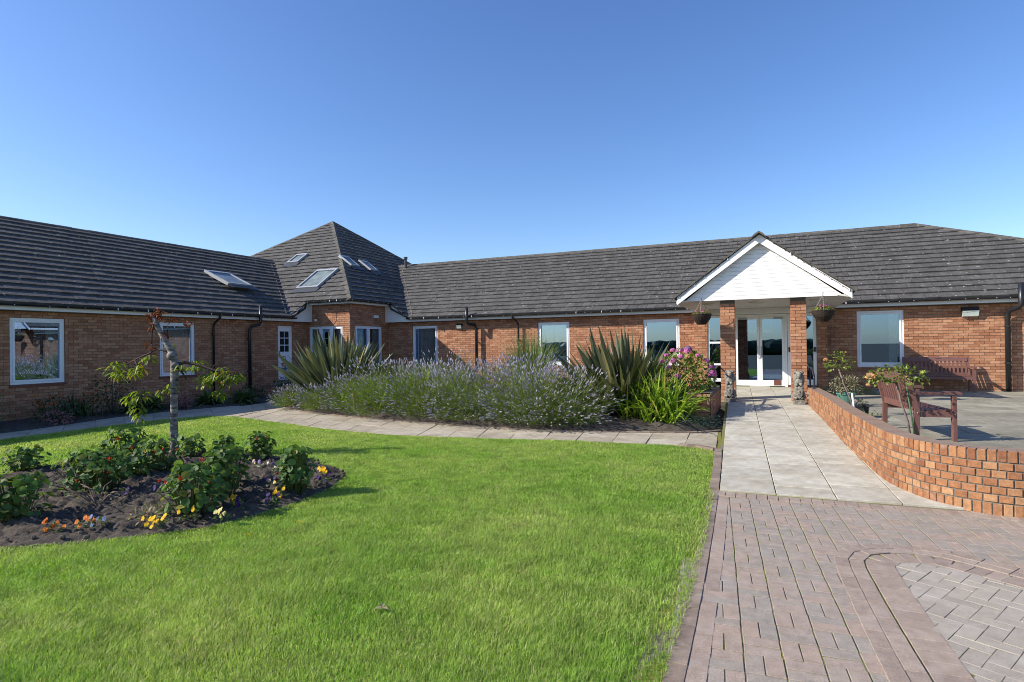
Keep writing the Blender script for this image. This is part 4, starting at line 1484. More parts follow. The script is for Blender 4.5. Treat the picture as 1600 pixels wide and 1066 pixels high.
def board(p, q, z0, z1, th_, n, name="fascia"):
    p, q, n = V(p), V(q), V(n)
    b_ = MB()
    b_.hexa([p + V((0, 0, z0)), q + V((0, 0, z0)), q + V((0, 0, z1)), p + V((0, 0, z1))], [p + n * th_ + V((0, 0, z0)), q + n * th_ + V((0, 0, z0)), q + n * th_ + V((0, 0, z1)), p + n * th_ + V((0, 0, z1))])
    return b_.build(name, M['upvc'], house)


FX, FY = -15.87, 18.97
board((FX, -1.2, 0), (FX, 16.8, 0), FB, 2.75, .02, (1, 0, 0))
board((-13.0, FY, 0), (GX - 1.9, FY, 0), FB, 2.75, .02, (0, -1, 0))
board((GX + 1.9, FY, 0), (10.9, FY, 0), FB, 2.75, .02, (0, -1, 0))
b_ = MB()
b_.box((-16.1, -1.2, FB), (FX - .001, 16.84, FB + .012)); b_.box((-14.04, FY + .001, FB), (GX - 1.9, 19.2, FB + .012)); b_.box((GX + 1.9, FY + .001, FB), (10.9, 19.2, FB + .012))
b_.build("eaves_soffit", M['soffit'], house)
gutter([(EX + .01, -1.2, EZ - .012), (EX + .01, vyl + .25, EZ - .012)])
gutter([(-12.95, EY - .01, EZ - .012), (GX - 1.97, EY - .01, EZ - .012)])
gutter([(GX + 1.97, EY - .01, EZ - .012), (11, EY - .01, EZ - .012)])
# pavilion eaves
PFX, PFY = PCX - .12, PCY + .12
board((-15.85, PFY, 0), (PFX + .0, PFY, 0), PFB, 3.36, .02, (0, -1, 0)); board((PFX, PFY - .02, 0), (PFX, 18.97, 0), PFB, 3.36, .02, (1, 0, 0))
b_ = MB(); b_.box((-15.85, PFY + .001, PFB), (PX + .001, PY, PFB + .012)); b_.box((PX + .002, PFY + .001, PFB), (PFX - .001, 18.97, PFB + .012)); b_.build("eaves_soffit", M['soffit'], house)
gutter([(-15.85, PCY - .01, PEZ - .012), (PCX + .03, PCY - .01, PEZ - .012)]); gutter([(PCX + .01, PCY - .03, PEZ - .012), (PCX + .01, 18.9, PEZ - .012)])
# white cheeks where the pavilion roof runs down to the wing eaves
for poly3, nrm in (([(FX + .01, vyl - .02, FB), (FX + .01, 16.84, FB), (FX + .01, 16.84, 3.30), (FX + .01, PCY, 3.30), (FX + .01, vyl - .02, EZ)], (1, 0, 0)),
                   ([(vyr + .02, FY - .01, FB), (vyr + .02, FY - .01, EZ), (PCX, FY - .01, 3.30), (-14.04, FY - .01, 3.30), (-14.04, FY - .01, FB)], (0, -1, 0))):
    b_ = MB(); n_ = V(nrm) * .02; P3 = [V(p) for p in poly3]; k = len(P3)
    b_.add([p for p in P3] + [p + n_ for p in P3], [tuple(range(k)), tuple(range(2 * k - 1, k - 1, -1))] + [(i, (i + 1) % k, k + (i + 1) % k, k + i) for i in range(k)])
    b_.build("eaves_cheek", M['paint'], house)
b_ = MB(); b_.tube([(FX + .09, 16.5, 3.3), (FX + .09, 16.42, 3.08), (FX + .09, vyl + .1, 2.72)], .034, 8); b_.bar((FX + .06, PCY + .02, 3.33), (FX + .06, vyl - .05, 2.74), .07, .05); b_.build("rake_pipe", M['black'], house)
b_ = MB(); b_.tube([(PCX - .04, FY - .09, 3.3), (PCX + .04, FY - .09, 3.1), (vyr - .02, FY - .09, 2.74)], .034, 8); b_.bar((PCX - .02, FY - .06, 3.33), (vyr + .05, FY - .06, 2.74), .07, .05); b_.build("rake_pipe", M['black'], house)


def pipe(pts, r, clips, n, name="downpipe", label=None, loc_dir=None):
    b_ = MB(); b_.tube(pts, r, 10)
    o = b_.build(name, M['black'], house, smooth=True, label=label)
    for c in clips:
        k = MB(); n_ = V(n); c = V(c)
        k.tube([c + V((0, 0, -.02)), c + V((0, 0, .02))], r * 1.22, 10)
        k.bar(c - n_ * .02, c - n_ * .14, .03, .03)
        k.build("pipe_clip", M['black'], o)
    return o


rx = lambda X, z: (X, 19.06, z)
pipe([(-15.75, 11.9 + .9, 2.70), (-15.78, 12.8, 2.60), (-15.98, 12.75, 2.42), (-16.02, 12.75, 2.3), (-16.02, 12.75, .05)], .034, [(-16.02, 12.75, 2.1), (-16.02, 12.75, 1.0)], (1, 0, 0), label="thin downpipe on the shaded wall")
pipe([(-15.72, 14.32, 3.06), (-15.72, 14.32, 2.52), (-15.76, 14.28, 2.42), (-15.92, 14.13, 2.36), (-15.97, 14.08, 2.24), (-15.97, 14.08, .05)], .055, [(-15.97, 14.08, 1.95), (-15.97, 14.08, .85)], (1, 0, 0), "soil_pipe", "vent pipe rising over the left wing eave")
X0 = -10.02
pipe([(X0 - .22, 18.72, 3.02), (X0 - .22, 18.72, 2.50), (X0 - .18, 18.76, 2.42), (X0 - .05, 19.02, 2.38), (X0, 19.05, 2.26), (X0, 19.05, .05)], .055, [(X0, 19.05, 1.75), (X0, 19.05, .9)], (0, -1, 0), "soil_pipe", "vent pipe rising behind the lavender")
X0 = -8.33
pipe([(X0 - .14, 18.85, 2.70), (X0 - .13, 18.87, 2.6), (X0 - .02, 19.06, 2.42), (X0, 19.08, 2.3), (X0, 19.08, .05)], .034, [(X0, 19.08, 1.8), (X0, 19.08, .9)], (0, -1, 0))
X0 = 5.58
pipe([(X0 + .19, 18.72, 3.04), (X0 + .19, 18.72, 2.50), (X0 + .15, 18.76, 2.42), (X0 + .04, 19.0, 2.37), (X0, 19.04, 2.26), (X0, 19.04, PATIO)], .062, [(X0, 19.04, 1.95), (X0, 19.04, 1.0)], (0, -1, 0), "soil_pipe", "thick black soil pipe at the patio end")
# flue on the ridge
b_ = MB(); b_.tube([(-16.25, 23.6, 5.3), (-16.25, 23.6, 5.86)], .06, 10); b_.tube([(-16.25, 23.6, 5.86), (-16.25, 23.6, 5.9)], .10, 10); b_.tube([(-16.25, 23.6, 5.93), (-16.25, 23.6, 5.97)], .10, 10); b_.tube([(-16.25, 23.6, 5.89), (-16.25, 23.6, 5.94)], .05, 8)
b_.build("flue", M['lead'], house, smooth=False)


# roof windows
def skylight(W3, s0, s1, t0, t1, label=None, lift=.0, n=1):
    b_ = MB(); f = .07; h0, h1 = .0, .115
    T = lambda s, h, t: W3(s, t, h + lift * (t1 - t) / (t1 - t0))
    for a, b, c, d in ((s0, s0 + f, t0, t1), (s1 - f, s1, t0, t1), (s0 + f, s1 - f, t0, t0 + f), (s0 + f, s1 - f, t1 - f * 1.4, t1)):
        b_.hexa([T(a, h0, c), T(b, h0, c), T(b, h0, d), T(a, h0, d)], [T(a, h1, c), T(b, h1, c), T(b, h1, d), T(a, h1, d)])
    o = b_.build("skylight", M['steel'], house, label=label)
    g_ = MB(); g_.add([T(s0 + f - .004, h1 - .02, t0 + f - .004), T(s1 - f + .004, h1 - .02, t0 + f - .004), T(s1 - f + .004, h1 - .02, t1 - f), T(s0 + f - .004, h1 - .02, t1 - f)], [(0, 1, 2, 3)])
    g_.build("pane", M['roof_glass'], o)
    g_ = MB(); g_.add([T(s0 + f - .004, .03, t0 + f - .004), T(s1 - f + .004, .03, t0 + f - .004), T(s1 - f + .004, .03, t1 - f), T(s0 + f - .004, .03, t1 - f)], [(0, 1, 2, 3)])
    g_.v = [tuple(V(q) + (V(T(s0, 1, t0)) - V(T(s0, 0, t0))) * .038) for q in g_.v]
    g_.build("blind", M['curtain'], o)
    g_ = MB(); g_.add([T(s0 - .1, .056, t0 - .22), T(s1 + .1, .056, t0 - .22), T(s1 + .1, .06, t0), T(s0 - .1, .06, t0)], [(0, 1, 2, 3)])
    g_.build("flashing", M['lead'], o)
    return o


# (positions along the eave, and up the slope in plan)
skylight(WP1, -17.05, -15.95, .75, 1.95, "large roof window of the pavilion front slope")
skylight(WP1, -19.55, -18.9, 2.75, 3.4, "small roof window near the pavilion hip")
skylight(WP2, 19.3, 19.85, 2.3, 2.95); skylight(WP2, 20.45, 21.0, 2.2, 2.85)
skylight(WL, 14.45, 15.5, 1.75, 2.9, "open roof window on the left wing", lift=.13)
# a pale flat tile beside the porch
b_ = MB(); b_.hexa([WR(-2.62, .92, .02), WR(-2.3, .92, .02), WR(-2.3, 1.2, .02), WR(-2.62, 1.2, .02)], [WR(-2.62, .92, .05), WR(-2.3, .92, .05), WR(-2.3, 1.2, .045), WR(-2.62, 1.2, .045)]); b_.build("vent_tile", M['steel'], house, label="pale vent tile low on the roof")

# left wing door with its glazing, sign and notice
a, b, za, zb = oC[2]
T = TC
b_ = MB(); b_.tbox(T, a, a + .05, -.1, -.03, za, zb); b_.tbox(T, b - .05, b, -.1, -.03, za, zb); b_.tbox(T, a + .05, b - .05, -.1, -.03, zb - .05, zb)
b_.build("door_frame", M['upvc'], house)
b_ = MB(); b_.tbox(T, a + .052, b - .052, -.085, -.045, za, zb - .052)
dl_ = b_.build("door", M['upvc'], house, label="white half glazed door in the left wing")
for i in range(2):
    for j in range(3):
        w_d = (b - a - .104); px0 = a + .052 + w_d * (.14 + i * .38); pz0 = za + 1.02 + j * .255
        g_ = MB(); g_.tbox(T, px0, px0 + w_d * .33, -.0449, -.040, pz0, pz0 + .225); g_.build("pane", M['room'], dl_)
g_ = MB(); g_.tbox(T, a + .08, a + .10, -.044, .0, za + .92, za + 1.06); g_.build("handle", M['steel'], dl_)
cz = za + .76; ca_ = (a + b) / 2 - .04
sg = MB(); sg.tbox(T, ca_ - .12, ca_ + .12, -.0447, -.041, cz - .13, cz + .13); sg.m = 1
for k in range(24):     # red ring and bar of the prohibition sign
    t0, t1 = k * math.tau / 24, (k + 1) * math.tau / 24
    sg.add([T(ca_ + .085 * math.cos(t0), -.0395, cz + .085 * math.sin(t0)), T(ca_ + .085 * math.cos(t1), -.0395, cz + .085 * math.sin(t1)),
            T(ca_ + .110 * math.cos(t1), -.0395, cz + .110 * math.sin(t1)), T(ca_ + .110 * math.cos(t0), -.0395, cz + .110 * math.sin(t0))], [(0, 1, 2, 3)])
sg.bar(T(ca_ - .062, -.038, cz + .062), T(ca_ + .062, -.038, cz - .062), .004, .02, (1, 0, 0)); sg.m = 2
sg.tbox(T, ca_ - .05, ca_ + .05, -.0405, -.0392, cz - .012, cz + .012); sg.m = 1
sg.tbox(T, ca_ - .11, ca_ + .11, -.0405, -.0385, cz - .20, cz - .15); sg.tbox(T, ca_ - .10, ca_ + .10, -.0405, -.0385, cz - .27, cz - .235); sg.m = 3
sg.tbox(T, ca_ - .13, ca_ + .13, -.0405, -.0385, cz - .40, cz - .31)
sg.build("sign", [M['white_print'], M['red_print'], M['black'], M['blue_print']], dl_)
b_ = MB(); b_.tbox(T, a - .2, b + .3, .0, 1.1, -.05, za - .02); b_.build("door_step", M['slab_old'], house)
b_ = MB()
b_.tbox(TE, 1.35, 1.62, .008, .05, 2.74, 2.84); b_.build("alarm_box", M['white_print'], house)
flush_bricks(300)

# lights on the walls and under the porch
def wall_lamp(x, y, z, label, w=.20, hgt=.2):
    t = thing("wall_lamp", label, "wall light", (x, y, z), 0, "square floodlights on the brick walls")
    b_ = MB(); b_.hexa([(-w / 2, 0, 0), (w / 2, 0, 0), (w / 2, -.14, .03), (-w / 2, -.14, .03)], [(-w / 2, 0, hgt * .45), (w / 2, 0, hgt * .45), (w / 2, -.1, hgt * .45), (-w / 2, -.1, hgt * .45)]); b_.build("housing", M['black'], t, local=True)
    b_ = MB(); b_.hexa([(-w / 2 + .01, -.0, -hgt * .5), (w / 2 - .01, -.0, -hgt * .5), (w / 2 - .01, -.10, -hgt * .42), (-w / 2 + .01, -.10, -hgt * .42)], [(-w / 2, -.0, -.002), (w / 2, -.0, -.002), (w / 2, -.14, .026), (-w / 2, -.14, .026)]); b_.build("diffuser", M['lamp_glass'], t, local=True)
    b_ = MB(); b_.box((-w / 2 - .01, -.004, -.02), (w / 2 + .01, .012, hgt * .5)); b_.build("back_plate", M['black'], t, local=True)
    return t


wall_lamp(-10.78, 19.19, 2.36, "square floodlight on brick wall between curtained window and tall vent pipe")
wall_lamp(4.82, 19.19, 2.36, "square floodlight on sunlit wall above the dark bench", .36, .28)
for x, lb in ((-.35, "oval ceiling light above the entrance doors between the pillars"), (-1.5, "oval ceiling light above the dark basket on porch left side"), (1.0, "oval ceiling light above the basket beside right brick pillar")):
    t = thing("ceiling_lamp", lb, "ceiling light", (x, 15.9, GB), 0, "oval lights under the porch ceiling")
    b_ = MB(); b_.lathe((0, 0, 0), [(.0, -.05), (.12, -.048), (.17, -.03), (.18, 0), (0, 0)], 16); b_.build("diffuser", M['lamp_glass'], t, local=True, smooth=True)
    b_ = MB(); b_.lathe((0, 0, 0), [(.185, -.012), (.195, -.012), (.195, -.0005), (.185, -.0005), (.185, -.012)], 16); b_.build("rim", M['upvc'], t, local=True)

# string of small lights clipped along the gutters
t = thing("light_string", "thin dark cable with tiny white lights clipped along the gutters and gable", "string lights", (-15.7, 6, 2.7))
b_ = MB(); cb = MB()
def string(p, q, n, sag=.028, nv=V((0, 0, 0))):
    p, q = V(p), V(q)
    pts = []
    for i in range(n * 4 + 1):
        k = i / (n * 4)
        pts.append(p.lerp(q, k) + V((0, 0, -sag * abs(math.sin(i * math.pi / 4)) * random.uniform(.5, 1.2))) + nv)
    cb.tube(pts, .0045, 4, False)
    for i in range(0, n * 4, 2):
        if random.random() < .8:
            c = p.lerp(q, (i + random.random()) / (n * 4)) + nv
            if random.random() < .28:
                b_.box((c.x - .009, c.y - .009, c.z - .04), (c.x + .009, c.y + .009, c.z + .02))
            else:
                b_.box((c.x - .007, c.y - .007, c.z - .026), (c.x + .007, c.y + .007, c.z - .012))
string((EX + .08, 6, EZ - .03), (EX + .08, 15.4, EZ - .03), 12)
string((-12.8, EY - .08, EZ - .03), (GX - 2, EY - .08, EZ - .03), 16)
string((GX + 2, EY - .08, EZ - .03), (8, EY - .08, EZ - .03), 9)
string((-15.7, PCY - .09, PEZ - .02), (PCX + .09, PCY - .09, PEZ - .02), 4); string((PCX + .09, PCY - .09, PEZ - .02), (PCX + .09, 18.8, PEZ - .02), 4)
string((GX - 1.86, 14.685, GB + .08), (GX - .05, 14.685, apex + .02), 7, .012); string((GX + 1.86, 14.685, GB + .08), (GX + .05, 14.685, apex + .02), 7, .012)
cb.tube([(-15.2, 16.5, 3.3), (-15.2, 16.5, 3.0), (-15.35, 16.55, 2.72), (-15.4, 16.55, 2.66)], .007, 5); b_.box((-15.43, 16.52, 2.6), (-15.37, 16.58, 2.67))
cb.build("cable", M['wire'], t); b_.build("bulbs", M['clip'], t, kind='stuff')

# ------------------------------------------------------------------ curved garden wall
gwall = thing("garden_wall", "curved low orange brick wall with upright brick capping beside the entrance path", "wall", (1.3, 9, 0))
WL_ = spline([(.70, 14.4)] + [(p[0], p[1]) for p in WB[1:]], .0125)
TOP = .60
ITEMS = []


def wall_frame(line, i):
    d = (line[min(i + 4, len(line) - 1)] - line[max(i - 4, 0)]).normalized()
    return d, V((d.y, -d.x, 0))       # direction, outward side (away from the patio)


core = MB()
idx = list(range(0, len(WL_), 8))
for i, j in zip(idx[:-1], idx[1:]):
    (d0, n0), (d1, n1) = wall_frame(WL_, i), wall_frame(WL_, j)
    a, b = WL_[i], WL_[j]
    za, zb = -.1, TOP - .012
    core.hexa([a - n0 * .008 + V((0, 0, za)), b - n1 * .008 + V((0, 0, za)), b - n1 * .205 + V((0, 0, za)), a - n0 * .205 + V((0, 0, za))],
              [a - n0 * .008 + V((0, 0, zb)), b - n1 * .008 + V((0, 0, zb)), b - n1 * .205 + V((0, 0, zb)), a - n0 * .205 + V((0, 0, zb))])
core_o = core.build("mortar_core", M['mortar_light'], gwall)


def wall_course(step, start, w, h0, h1, z_fn, depth=.215):
    k = start
    n_i = round(step / .0125)
    while k + n_i < len(WL_):
        i = k + n_i // 2
        d, n_ = wall_frame(WL_, i)
        p = WL_[i]
        z0, z1 = h0, h1
        if z_fn(p, z0, z1):
            face = [p + d * (s * w / 2) + V((0, 0, z)) for s, z in ((-1, z0), (1, z0), (1, z1), (-1, z1))]
            ITEMS.append((px_area(face), p, d, n_, w, z0, z1, depth))
        k += n_i


wall_course(.075, 0, .064, TOP - .105, TOP, lambda p, a, b: True, .217)
for r in range(6):
    zt = TOP - .115 - r * .075
    wall_course(.1125, 0 if r % 2 else 4, .100, zt - .065, zt, lambda p, a, b: a > G(p.y) + (-.5 if p.y < 8.6 else -.085) and (p.y >= 8.6 or a > .11), .1)
wall_course(.075, 3, .064, -.01, .109, lambda p, a, b: p.y < 8.6, .1)
ITEMS.sort(key=lambda q: -q[0])
cache = {}
rest = MB()
for i, (ar, p, d, n_, w, z0, z1, dep) in enumerate(ITEMS):
    hh = z1 - z0
    ang = math.atan2(d.y, d.x) + random.gauss(0, .012)
    out = random.uniform(-.003, .003)
    c = p + n_ * out + V((0, 0, (z0 + z1) / 2))
    key = (round(w, 3), round(hh, 3), dep)
    if key not in cache:
        b_ = MB(); e = .004
        a, q = w / 2, hh / 2
        # front at local y = 0 facing -y, body towards +y
        b_.add([(-a, e, -q), (a, e, -q), (a, e, q), (-a, e, q), (-a + e, 0, -q + e), (a - e, 0, -q + e), (a - e, 0, q - e), (-a + e, 0, q - e), (-a, dep, -q), (a, dep, -q), (a, dep, q), (-a, dep, q)],
               [(4, 5, 6, 7), (0, 1, 5, 4), (1, 2, 6, 5), (2, 3, 7, 6), (3, 0, 4, 7), (3, 2, 10, 11), (1, 0, 8, 9), (0, 3, 11, 8), (2, 1, 9, 10), (9, 8, 11, 10)])
        cache[key] = b_
    b_ = cache[key]
    R_ = Matrix.Rotation(ang, 3, 'Z')
    tr = lambda v: V((v[0], v[1], v[2]))
    if i < 300 and ar > 0:
        if not isinstance(cache.get((key, 'me')), bpy.types.Mesh):
            o = b_.build("brick", M['brick_wall']); cache[(key, 'me')] = o.data; bpy.data.objects.remove(o)
        piece("brick", cache[(key, 'me')], gwall, c, (0, 0, ang + math.pi * 0))
    else:
        rest.add([R_ @ tr(v) + c for v in b_.v], b_.f, random.random())
rest.build("brickwork", M['brick_wall'], gwall, kind='stuff')

# small brick planter walls left of the path
pw = thing("planter_wall", "low brick planter wall left of path below the pink hydrangea", "wall", (-1.05, 12.6, 0))
def small_wall(parent, O, du, n_, L, z0, z1):
    T = frame_of(O, du, n_)
    b_ = MB(); b_.tbox(T, 0, L, -.2, 0, z0, z1); b_.build("mortar_core", M['mortar'], parent)
    r = MB()
    for k in range(int((z1 - z0) / .075)):
        za = z0 + k * .075 + .005
        x = -.1125 * (k % 2)
        while x < L:
            x0, x1 = max(0, x + .005), min(L, x + .22)
            if x1 - x0 > .03:
                c = T((x0 + x1) / 2, 0, za + .0325)
                q = MB(); q.hexa([T(x0, -.21, za) - c, T(x1, -.21, za) - c, T(x1, -.21, za + .065) - c, T(x0, -.21, za + .065) - c], [T(x0, .008, za) - c, T(x1, .008, za) - c, T(x1, .008, za + .065) - c, T(x0, .008, za + .065) - c], random.random())
                o = q.build("brick", M['brick']); o.parent = parent; o.location = c - base_of(parent)
            x += .225


small_wall(pw, (-1.13, 12.0, 0), (0, 1, 0), (1, 0, 0), 2.3, G(12) - .05, .62)
small_wall(pw, (-1.63, 12.0, 0), (1, 0, 0), (0, -1, 0), .488, .02, .62)
pw2 = thing("planter_wall", "low dark brick planter wall under left wing beside white half glazed door", "wall", (-14.9, 14.4, 0))
small_wall(pw2, (-16.0, 14.35, 0), (1, 0, 0), (0, -1, 0), 1.55, -.04, .34)

# ------------------------------------------------------------------ benches
def bench(loc, rz, label, L=1.2):
    t = thing("garden_bench", label, "bench", loc, rz, "brown slatted garden benches")
    mt = M['bench']; h2_ = L / 2
    B = lambda nm, *a, **k: bb(nm, t, mt, *a, **k)

    def bb(nm, par, mat, bars):
        b_ = MB()
        for q in bars: b_.bar(*q)
        return b_.build(nm, mat, par, local=True)
    # local: x along, y forward (front +), z up
    for s_ in (-1, 1):
        x = s_ * (h2_ - .035)
        B("leg", [((x, .24, 0), (x, .24, .615), .07, .045, (0, 1, 0))])
        b_ = MB(); w = .035
        prof = [(-.235, 0), (-.175, 0), (-.165, .42), (-.285, .88), (-.345, .90), (-.225, .42)]
        k = len(prof)
        xa, xb = (x - .024, x + .024)
        b_.add([(xa, y, z) for y, z in prof] + [(xb, y, z) for y, z in prof], [tuple(range(k)), tuple(range(2 * k - 1, k - 1, -1))] + [(i, k + i, k + (i + 1) % k, (i + 1) % k) for i in range(k)])
        b_.build("leg", mt, t, local=True)
        b_ = MB(); ys = [(-.25, .625), (-.1, .62), (.05, .618), (.18, .632), (.29, .628), (.325, .615)]
        vs = []; 
        for y, z in ys:
            vs += [(x - .036, y, z), (x + .036, y, z), (x + .036, y, z + .042), (x - .036, y, z + .042)]
        fs = [(0, 3, 2, 1), tuple(range((len(ys) - 1) * 4, len(ys) * 4))]
        for i in range(len(ys) - 1):
            for j in range(4):
                fs.append((i * 4 + j, i * 4 + (j + 1) % 4, (i + 1) * 4 + (j + 1) % 4, (i + 1) * 4 + j))
        b_.add(vs, fs); b_.build("armrest", mt, t, local=True)
        B("side_rail", [((x, -.19, .36), (x, .23, .36), .035, .075)])
        m2 = MB()
        for y, z in ((.24, .37), (-.2, .38), (-.29, .83)):
            m2.ball((x + s_ * .037, y, z), .008, 6, 4)
        m2.build("screw", M['screw'], t, local=True)
    B("front_rail", [((-h2_ + .06, .245, .365), (h2_ - .06, .245, .365), .03, .07)])
    for i in range(5):
        y = -.14 + i * .085
        z = .415 - .012 * math.sin(i / 4 * math.pi) + (.0 if i < 4 else .002)
        B("seat_slat", [((-h2_ + .03 + (.0 if i < 4 else .045), y, z), (h2_ - .03 - (.0 if i < 4 else .045), y, z), .065, .022)])
    # top rail with a gentle rise in the middle, lower rail
    b_ = MB(); n = 10
    vs = []; fs = []
    for i in range(n + 1):
        x = -h2_ + .06 + (L - .12) * i / n; rise = .03 * math.cos((i / n - .5) * math.pi * 1.0) ** 2
        for y, z in ((-.285, .79), (-.245, .79), (-.27, .88 + rise), (-.31, .88 + rise)):
            vs.append((x, y, z))
    for i in range(n):
        for j in range(4):
            fs.append((i * 4 + j, (i + 1) * 4 + j, (i + 1) * 4 + (j + 1) % 4, i * 4 + (j + 1) % 4))
    fs += [(0, 1, 2, 3), (n * 4 + 3, n * 4 + 2, n * 4 + 1, n * 4)]
    b_.add(vs, fs); b_.build("top_rail", mt, t, local=True)
    B("lower_rail", [((-h2_ + .06, -.20, .445), (h2_ - .06, -.20, .445), .03, .09)])
    ns = int((L - .15) / .083)
    for i in range(ns):
        x = -h2_ + .095 + (L - .19) * i / (ns - 1)
        b_ = MB()
        ys = [(-.20, .485), (-.218, .58), (-.245, .69), (-.268, .795)]
        for (y0, z0), (y1, z1) in zip(ys[:-1], ys[1:]):
            b_.bar((x, y0, z0), (x, y1, z1), .045, .018, (0, 1, 0))
        b_.build("back_slat", mt, t, local=True)
    return t


b1 = bench((1.87, 10.06, PATIO), math.radians(-90 + 9), "brown slatted bench standing on patio beside the curved brick wall", 1.27)
b2 = bench((3.98, 18.62, PATIO), math.radians(180), "brown slatted bench against brick wall below the window, half shaded", 1.5)
pl = MB(); pl.box((-.12, -.262, .825), (.0, -.258, .865)); o = pl.build("plaque", M['iron'], b2, local=True)

# ------------------------------------------------------------------ stone lions
def lion(x, y, z, rz, label):
    t = thing("stone_lion", label, "statue", (x, y, z), rz, "stone lions in front of the porch pillars")
    b_ = MB(); b_.box((-.12, -.15, 0), (.12, .15, .07)); b_.box((-.105, -.13, .07), (.105, .13, .10))
    b_.build("plinth", M['stone'], t, local=True)
    b_ = MB(); R3 = lambda ax, deg: Matrix.Rotation(math.radians(deg), 3, ax)
    def E_(c, r, rot=None): b_.ball(c, r, 14, 10, rot=rot)
    E_((0, .05, .24), (.105, .115, .15)); E_((0, .0, .38), (.09, .085, .17), R3('X', 14)); E_((0, -.04, .50), (.10, .09, .12))
    for s_ in (-1, 1):
        E_((s_ * .085, .06, .19), (.05, .10, .09)); E_((s_ * .095, -.03, .13), (.036, .085, .035))
        E_((s_ * .062, -.085, .32), (.033, .036, .15), R3('X', -4)); E_((s_ * .06, -.115, .135), (.034, .05, .032))
        E_((s_ * .045, -.11, .44), (.034, .045, .05))
        E_((s_ * .058, .0, .72), (.02, .015, .026))
        for k in range(5):      # locks of the mane
            a = -40 + k * 28
            E_((s_ * .088 * math.cos(math.radians(a * .55)), -.035 + .02 * (k % 2), .62 - k * .045), (.032, .045, .04), R3('Y', s_ * 18))
    E_((0, .01, .62), (.095, .085, .11)); E_((0, -.05, .655), (.068, .075, .075)); E_((0, -.11, .63), (.042, .05, .036)); E_((0, -.115, .60), (.034, .036, .02)); E_((0, -.148, .648), (.018, .014, .012))
    for s_ in (-1, 1):
        E_((s_ * .03, -.098, .685), (.02, .018, .012)); E_((s_ * .06, -.065, .58), (.04, .04, .06))
    for k in range(7):
        a = math.radians(-90 + k * 30)
        E_((.075 * math.sin(a), -.03, .70 + .02 * math.cos(a)), (.03, .04, .03))
    b_.tube([(.0, .15, .12), (.09, .15, .12), (.13, .07, .13), (.13, .0, .15)], [.02, .02, .02, .026], 8)
    o = b_.build("body", M['stone'], t, local=True, smooth=True)
    md = o.modifiers.new("remesh", 'REMESH'); md.mode = 'VOXEL'; md.voxel_size = .009; md.use_smooth_shade = True
    tx = bpy.data.textures.new("stone_wear", 'CLOUDS'); tx.noise_scale = .03
    dm = o.modifiers.new("wear", 'DISPLACE'); dm.texture = tx; dm.strength = .012; dm.mid_level = .5
    # shield held in front of the chest
    b_ = MB(); n = 14
    out = [(-.075, .40), (-.03, .385), (0, .405), (.03, .385), (.075, .40), (.082, .30), (.07, .22), (.04, .155), (0, .125), (-.04, .155), (-.07, .22), (-.082, .30)]
    k = len(out)
    b_.add([(x_, -.125, z_ ) for x_, z_ in out] + [(x_ , -.165 , z_) for x_, z_ in out] + [(x_ * .72, -.172, .27 + (z_ - .27) * .72) for x_, z_ in out],
           [tuple(range(k - 1, -1, -1))] + [(i, (i + 1) % k, k + (i + 1) % k, k + i) for i in range(k)] + [(k + i, k + (i + 1) % k, 2 * k + (i + 1) % k, 2 * k + i) for i in range(k)] + [tuple(range(2 * k, 3 * k))])
    b_.ball((0, -.17, .28), (.03, .018, .045), 8, 6); b_.ball((0, -.172, .23), (.04, .012, .02), 8, 6)
    b_.build("shield", M['stone'], t, local=True)
    return t


l1 = lion(-.945, 14.70, G(14.7), 0, "worn grey stone lion with shield before the left porch pillar")
l2 = lion(.525, 14.62, G(14.6), 0, "worn grey stone lion with shield before the right porch pillar")
for l_ in (l1, l2): l_.scale = (1, 1, 1.0)


# ------------------------------------------------------------------ handrails
def handrail(pts, posts, label):
    t = thing("handrail", label, "handrail", pts[0])
    b_ = MB(); b_.tube(pts, .021, 10); b_.build("rail", M['iron'], t, smooth=True)
    for p, q in posts:
        b_ = MB(); b_.tube([p, q], .019, 10); b_.lathe(q, [(.0, .012), (.045, .010), (.045, 0), (0, 0)], 12); b_.build("post", M['iron'], t, smooth=False)
    return t


handrail([(.78, 15.6, 1.02), (.80, 14.6, 1.01), (.80, 14.05, .88), (.80, 13.98, .80)], [((.79, 15.3, 1.01), (.79, 15.3, .3)), ((.80, 13.98, .84), (.80, 13.98, TOP))], "black tubular handrail at the end of curved brick wall by right pillar")
handrail([(-1.24, 15.0, 1.05), (-1.24, 14.2, 1.02), (-1.24, 13.2, .94), (-1.24, 13.1, .86)], [((-1.24, 14.2, 1.03), (-1.24, 14.2, .6)), ((-1.24, 13.1, .88), (-1.24, 13.1, .6))], "black handrail behind hydrangea on left side of the path")
handrail([(-14.95, 15.25, .98), (-15.0, 16.3, 1.12)], [((-14.96, 15.4, 1.0), (-14.96, 15.4, .0)), ((-15.0, 16.2, 1.1), (-15.0, 16.2, .0))], "short black handrail beside white door of left wing")


# ------------------------------------------------------------------ foliage builders
def rnd_dir(zmin=-1, zmax=1):
    z = random.uniform(zmin, zmax); a = random.uniform(0, math.tau); r = math.sqrt(max(0, 1 - z * z))
    return V((r * math.cos(a), r * math.sin(a), z))


def leaf_cloud(mb_, c, r, n, size, wid, zmin=-.4, inner=.35, droop=.2):
    c = V(c)
    if not hasattr(r, '__len__'): r = (r, r, r)
    for i in range(n):
        d = rnd_dir(zmin, 1); k = inner + (1 - inner) * random.random() ** .6
        p = c + V((d.x * r[0], d.y * r[1], d.z * r[2])) * k
        q = (d + rnd_dir() * .8 + V((0, 0, -droop))).normalized()
        s_ = size * random.uniform(.65, 1.25)
        mb_.leaf(p, q, (d + V((0, 0, .8)) + rnd_dir() * .5), s_, s_ * wid)


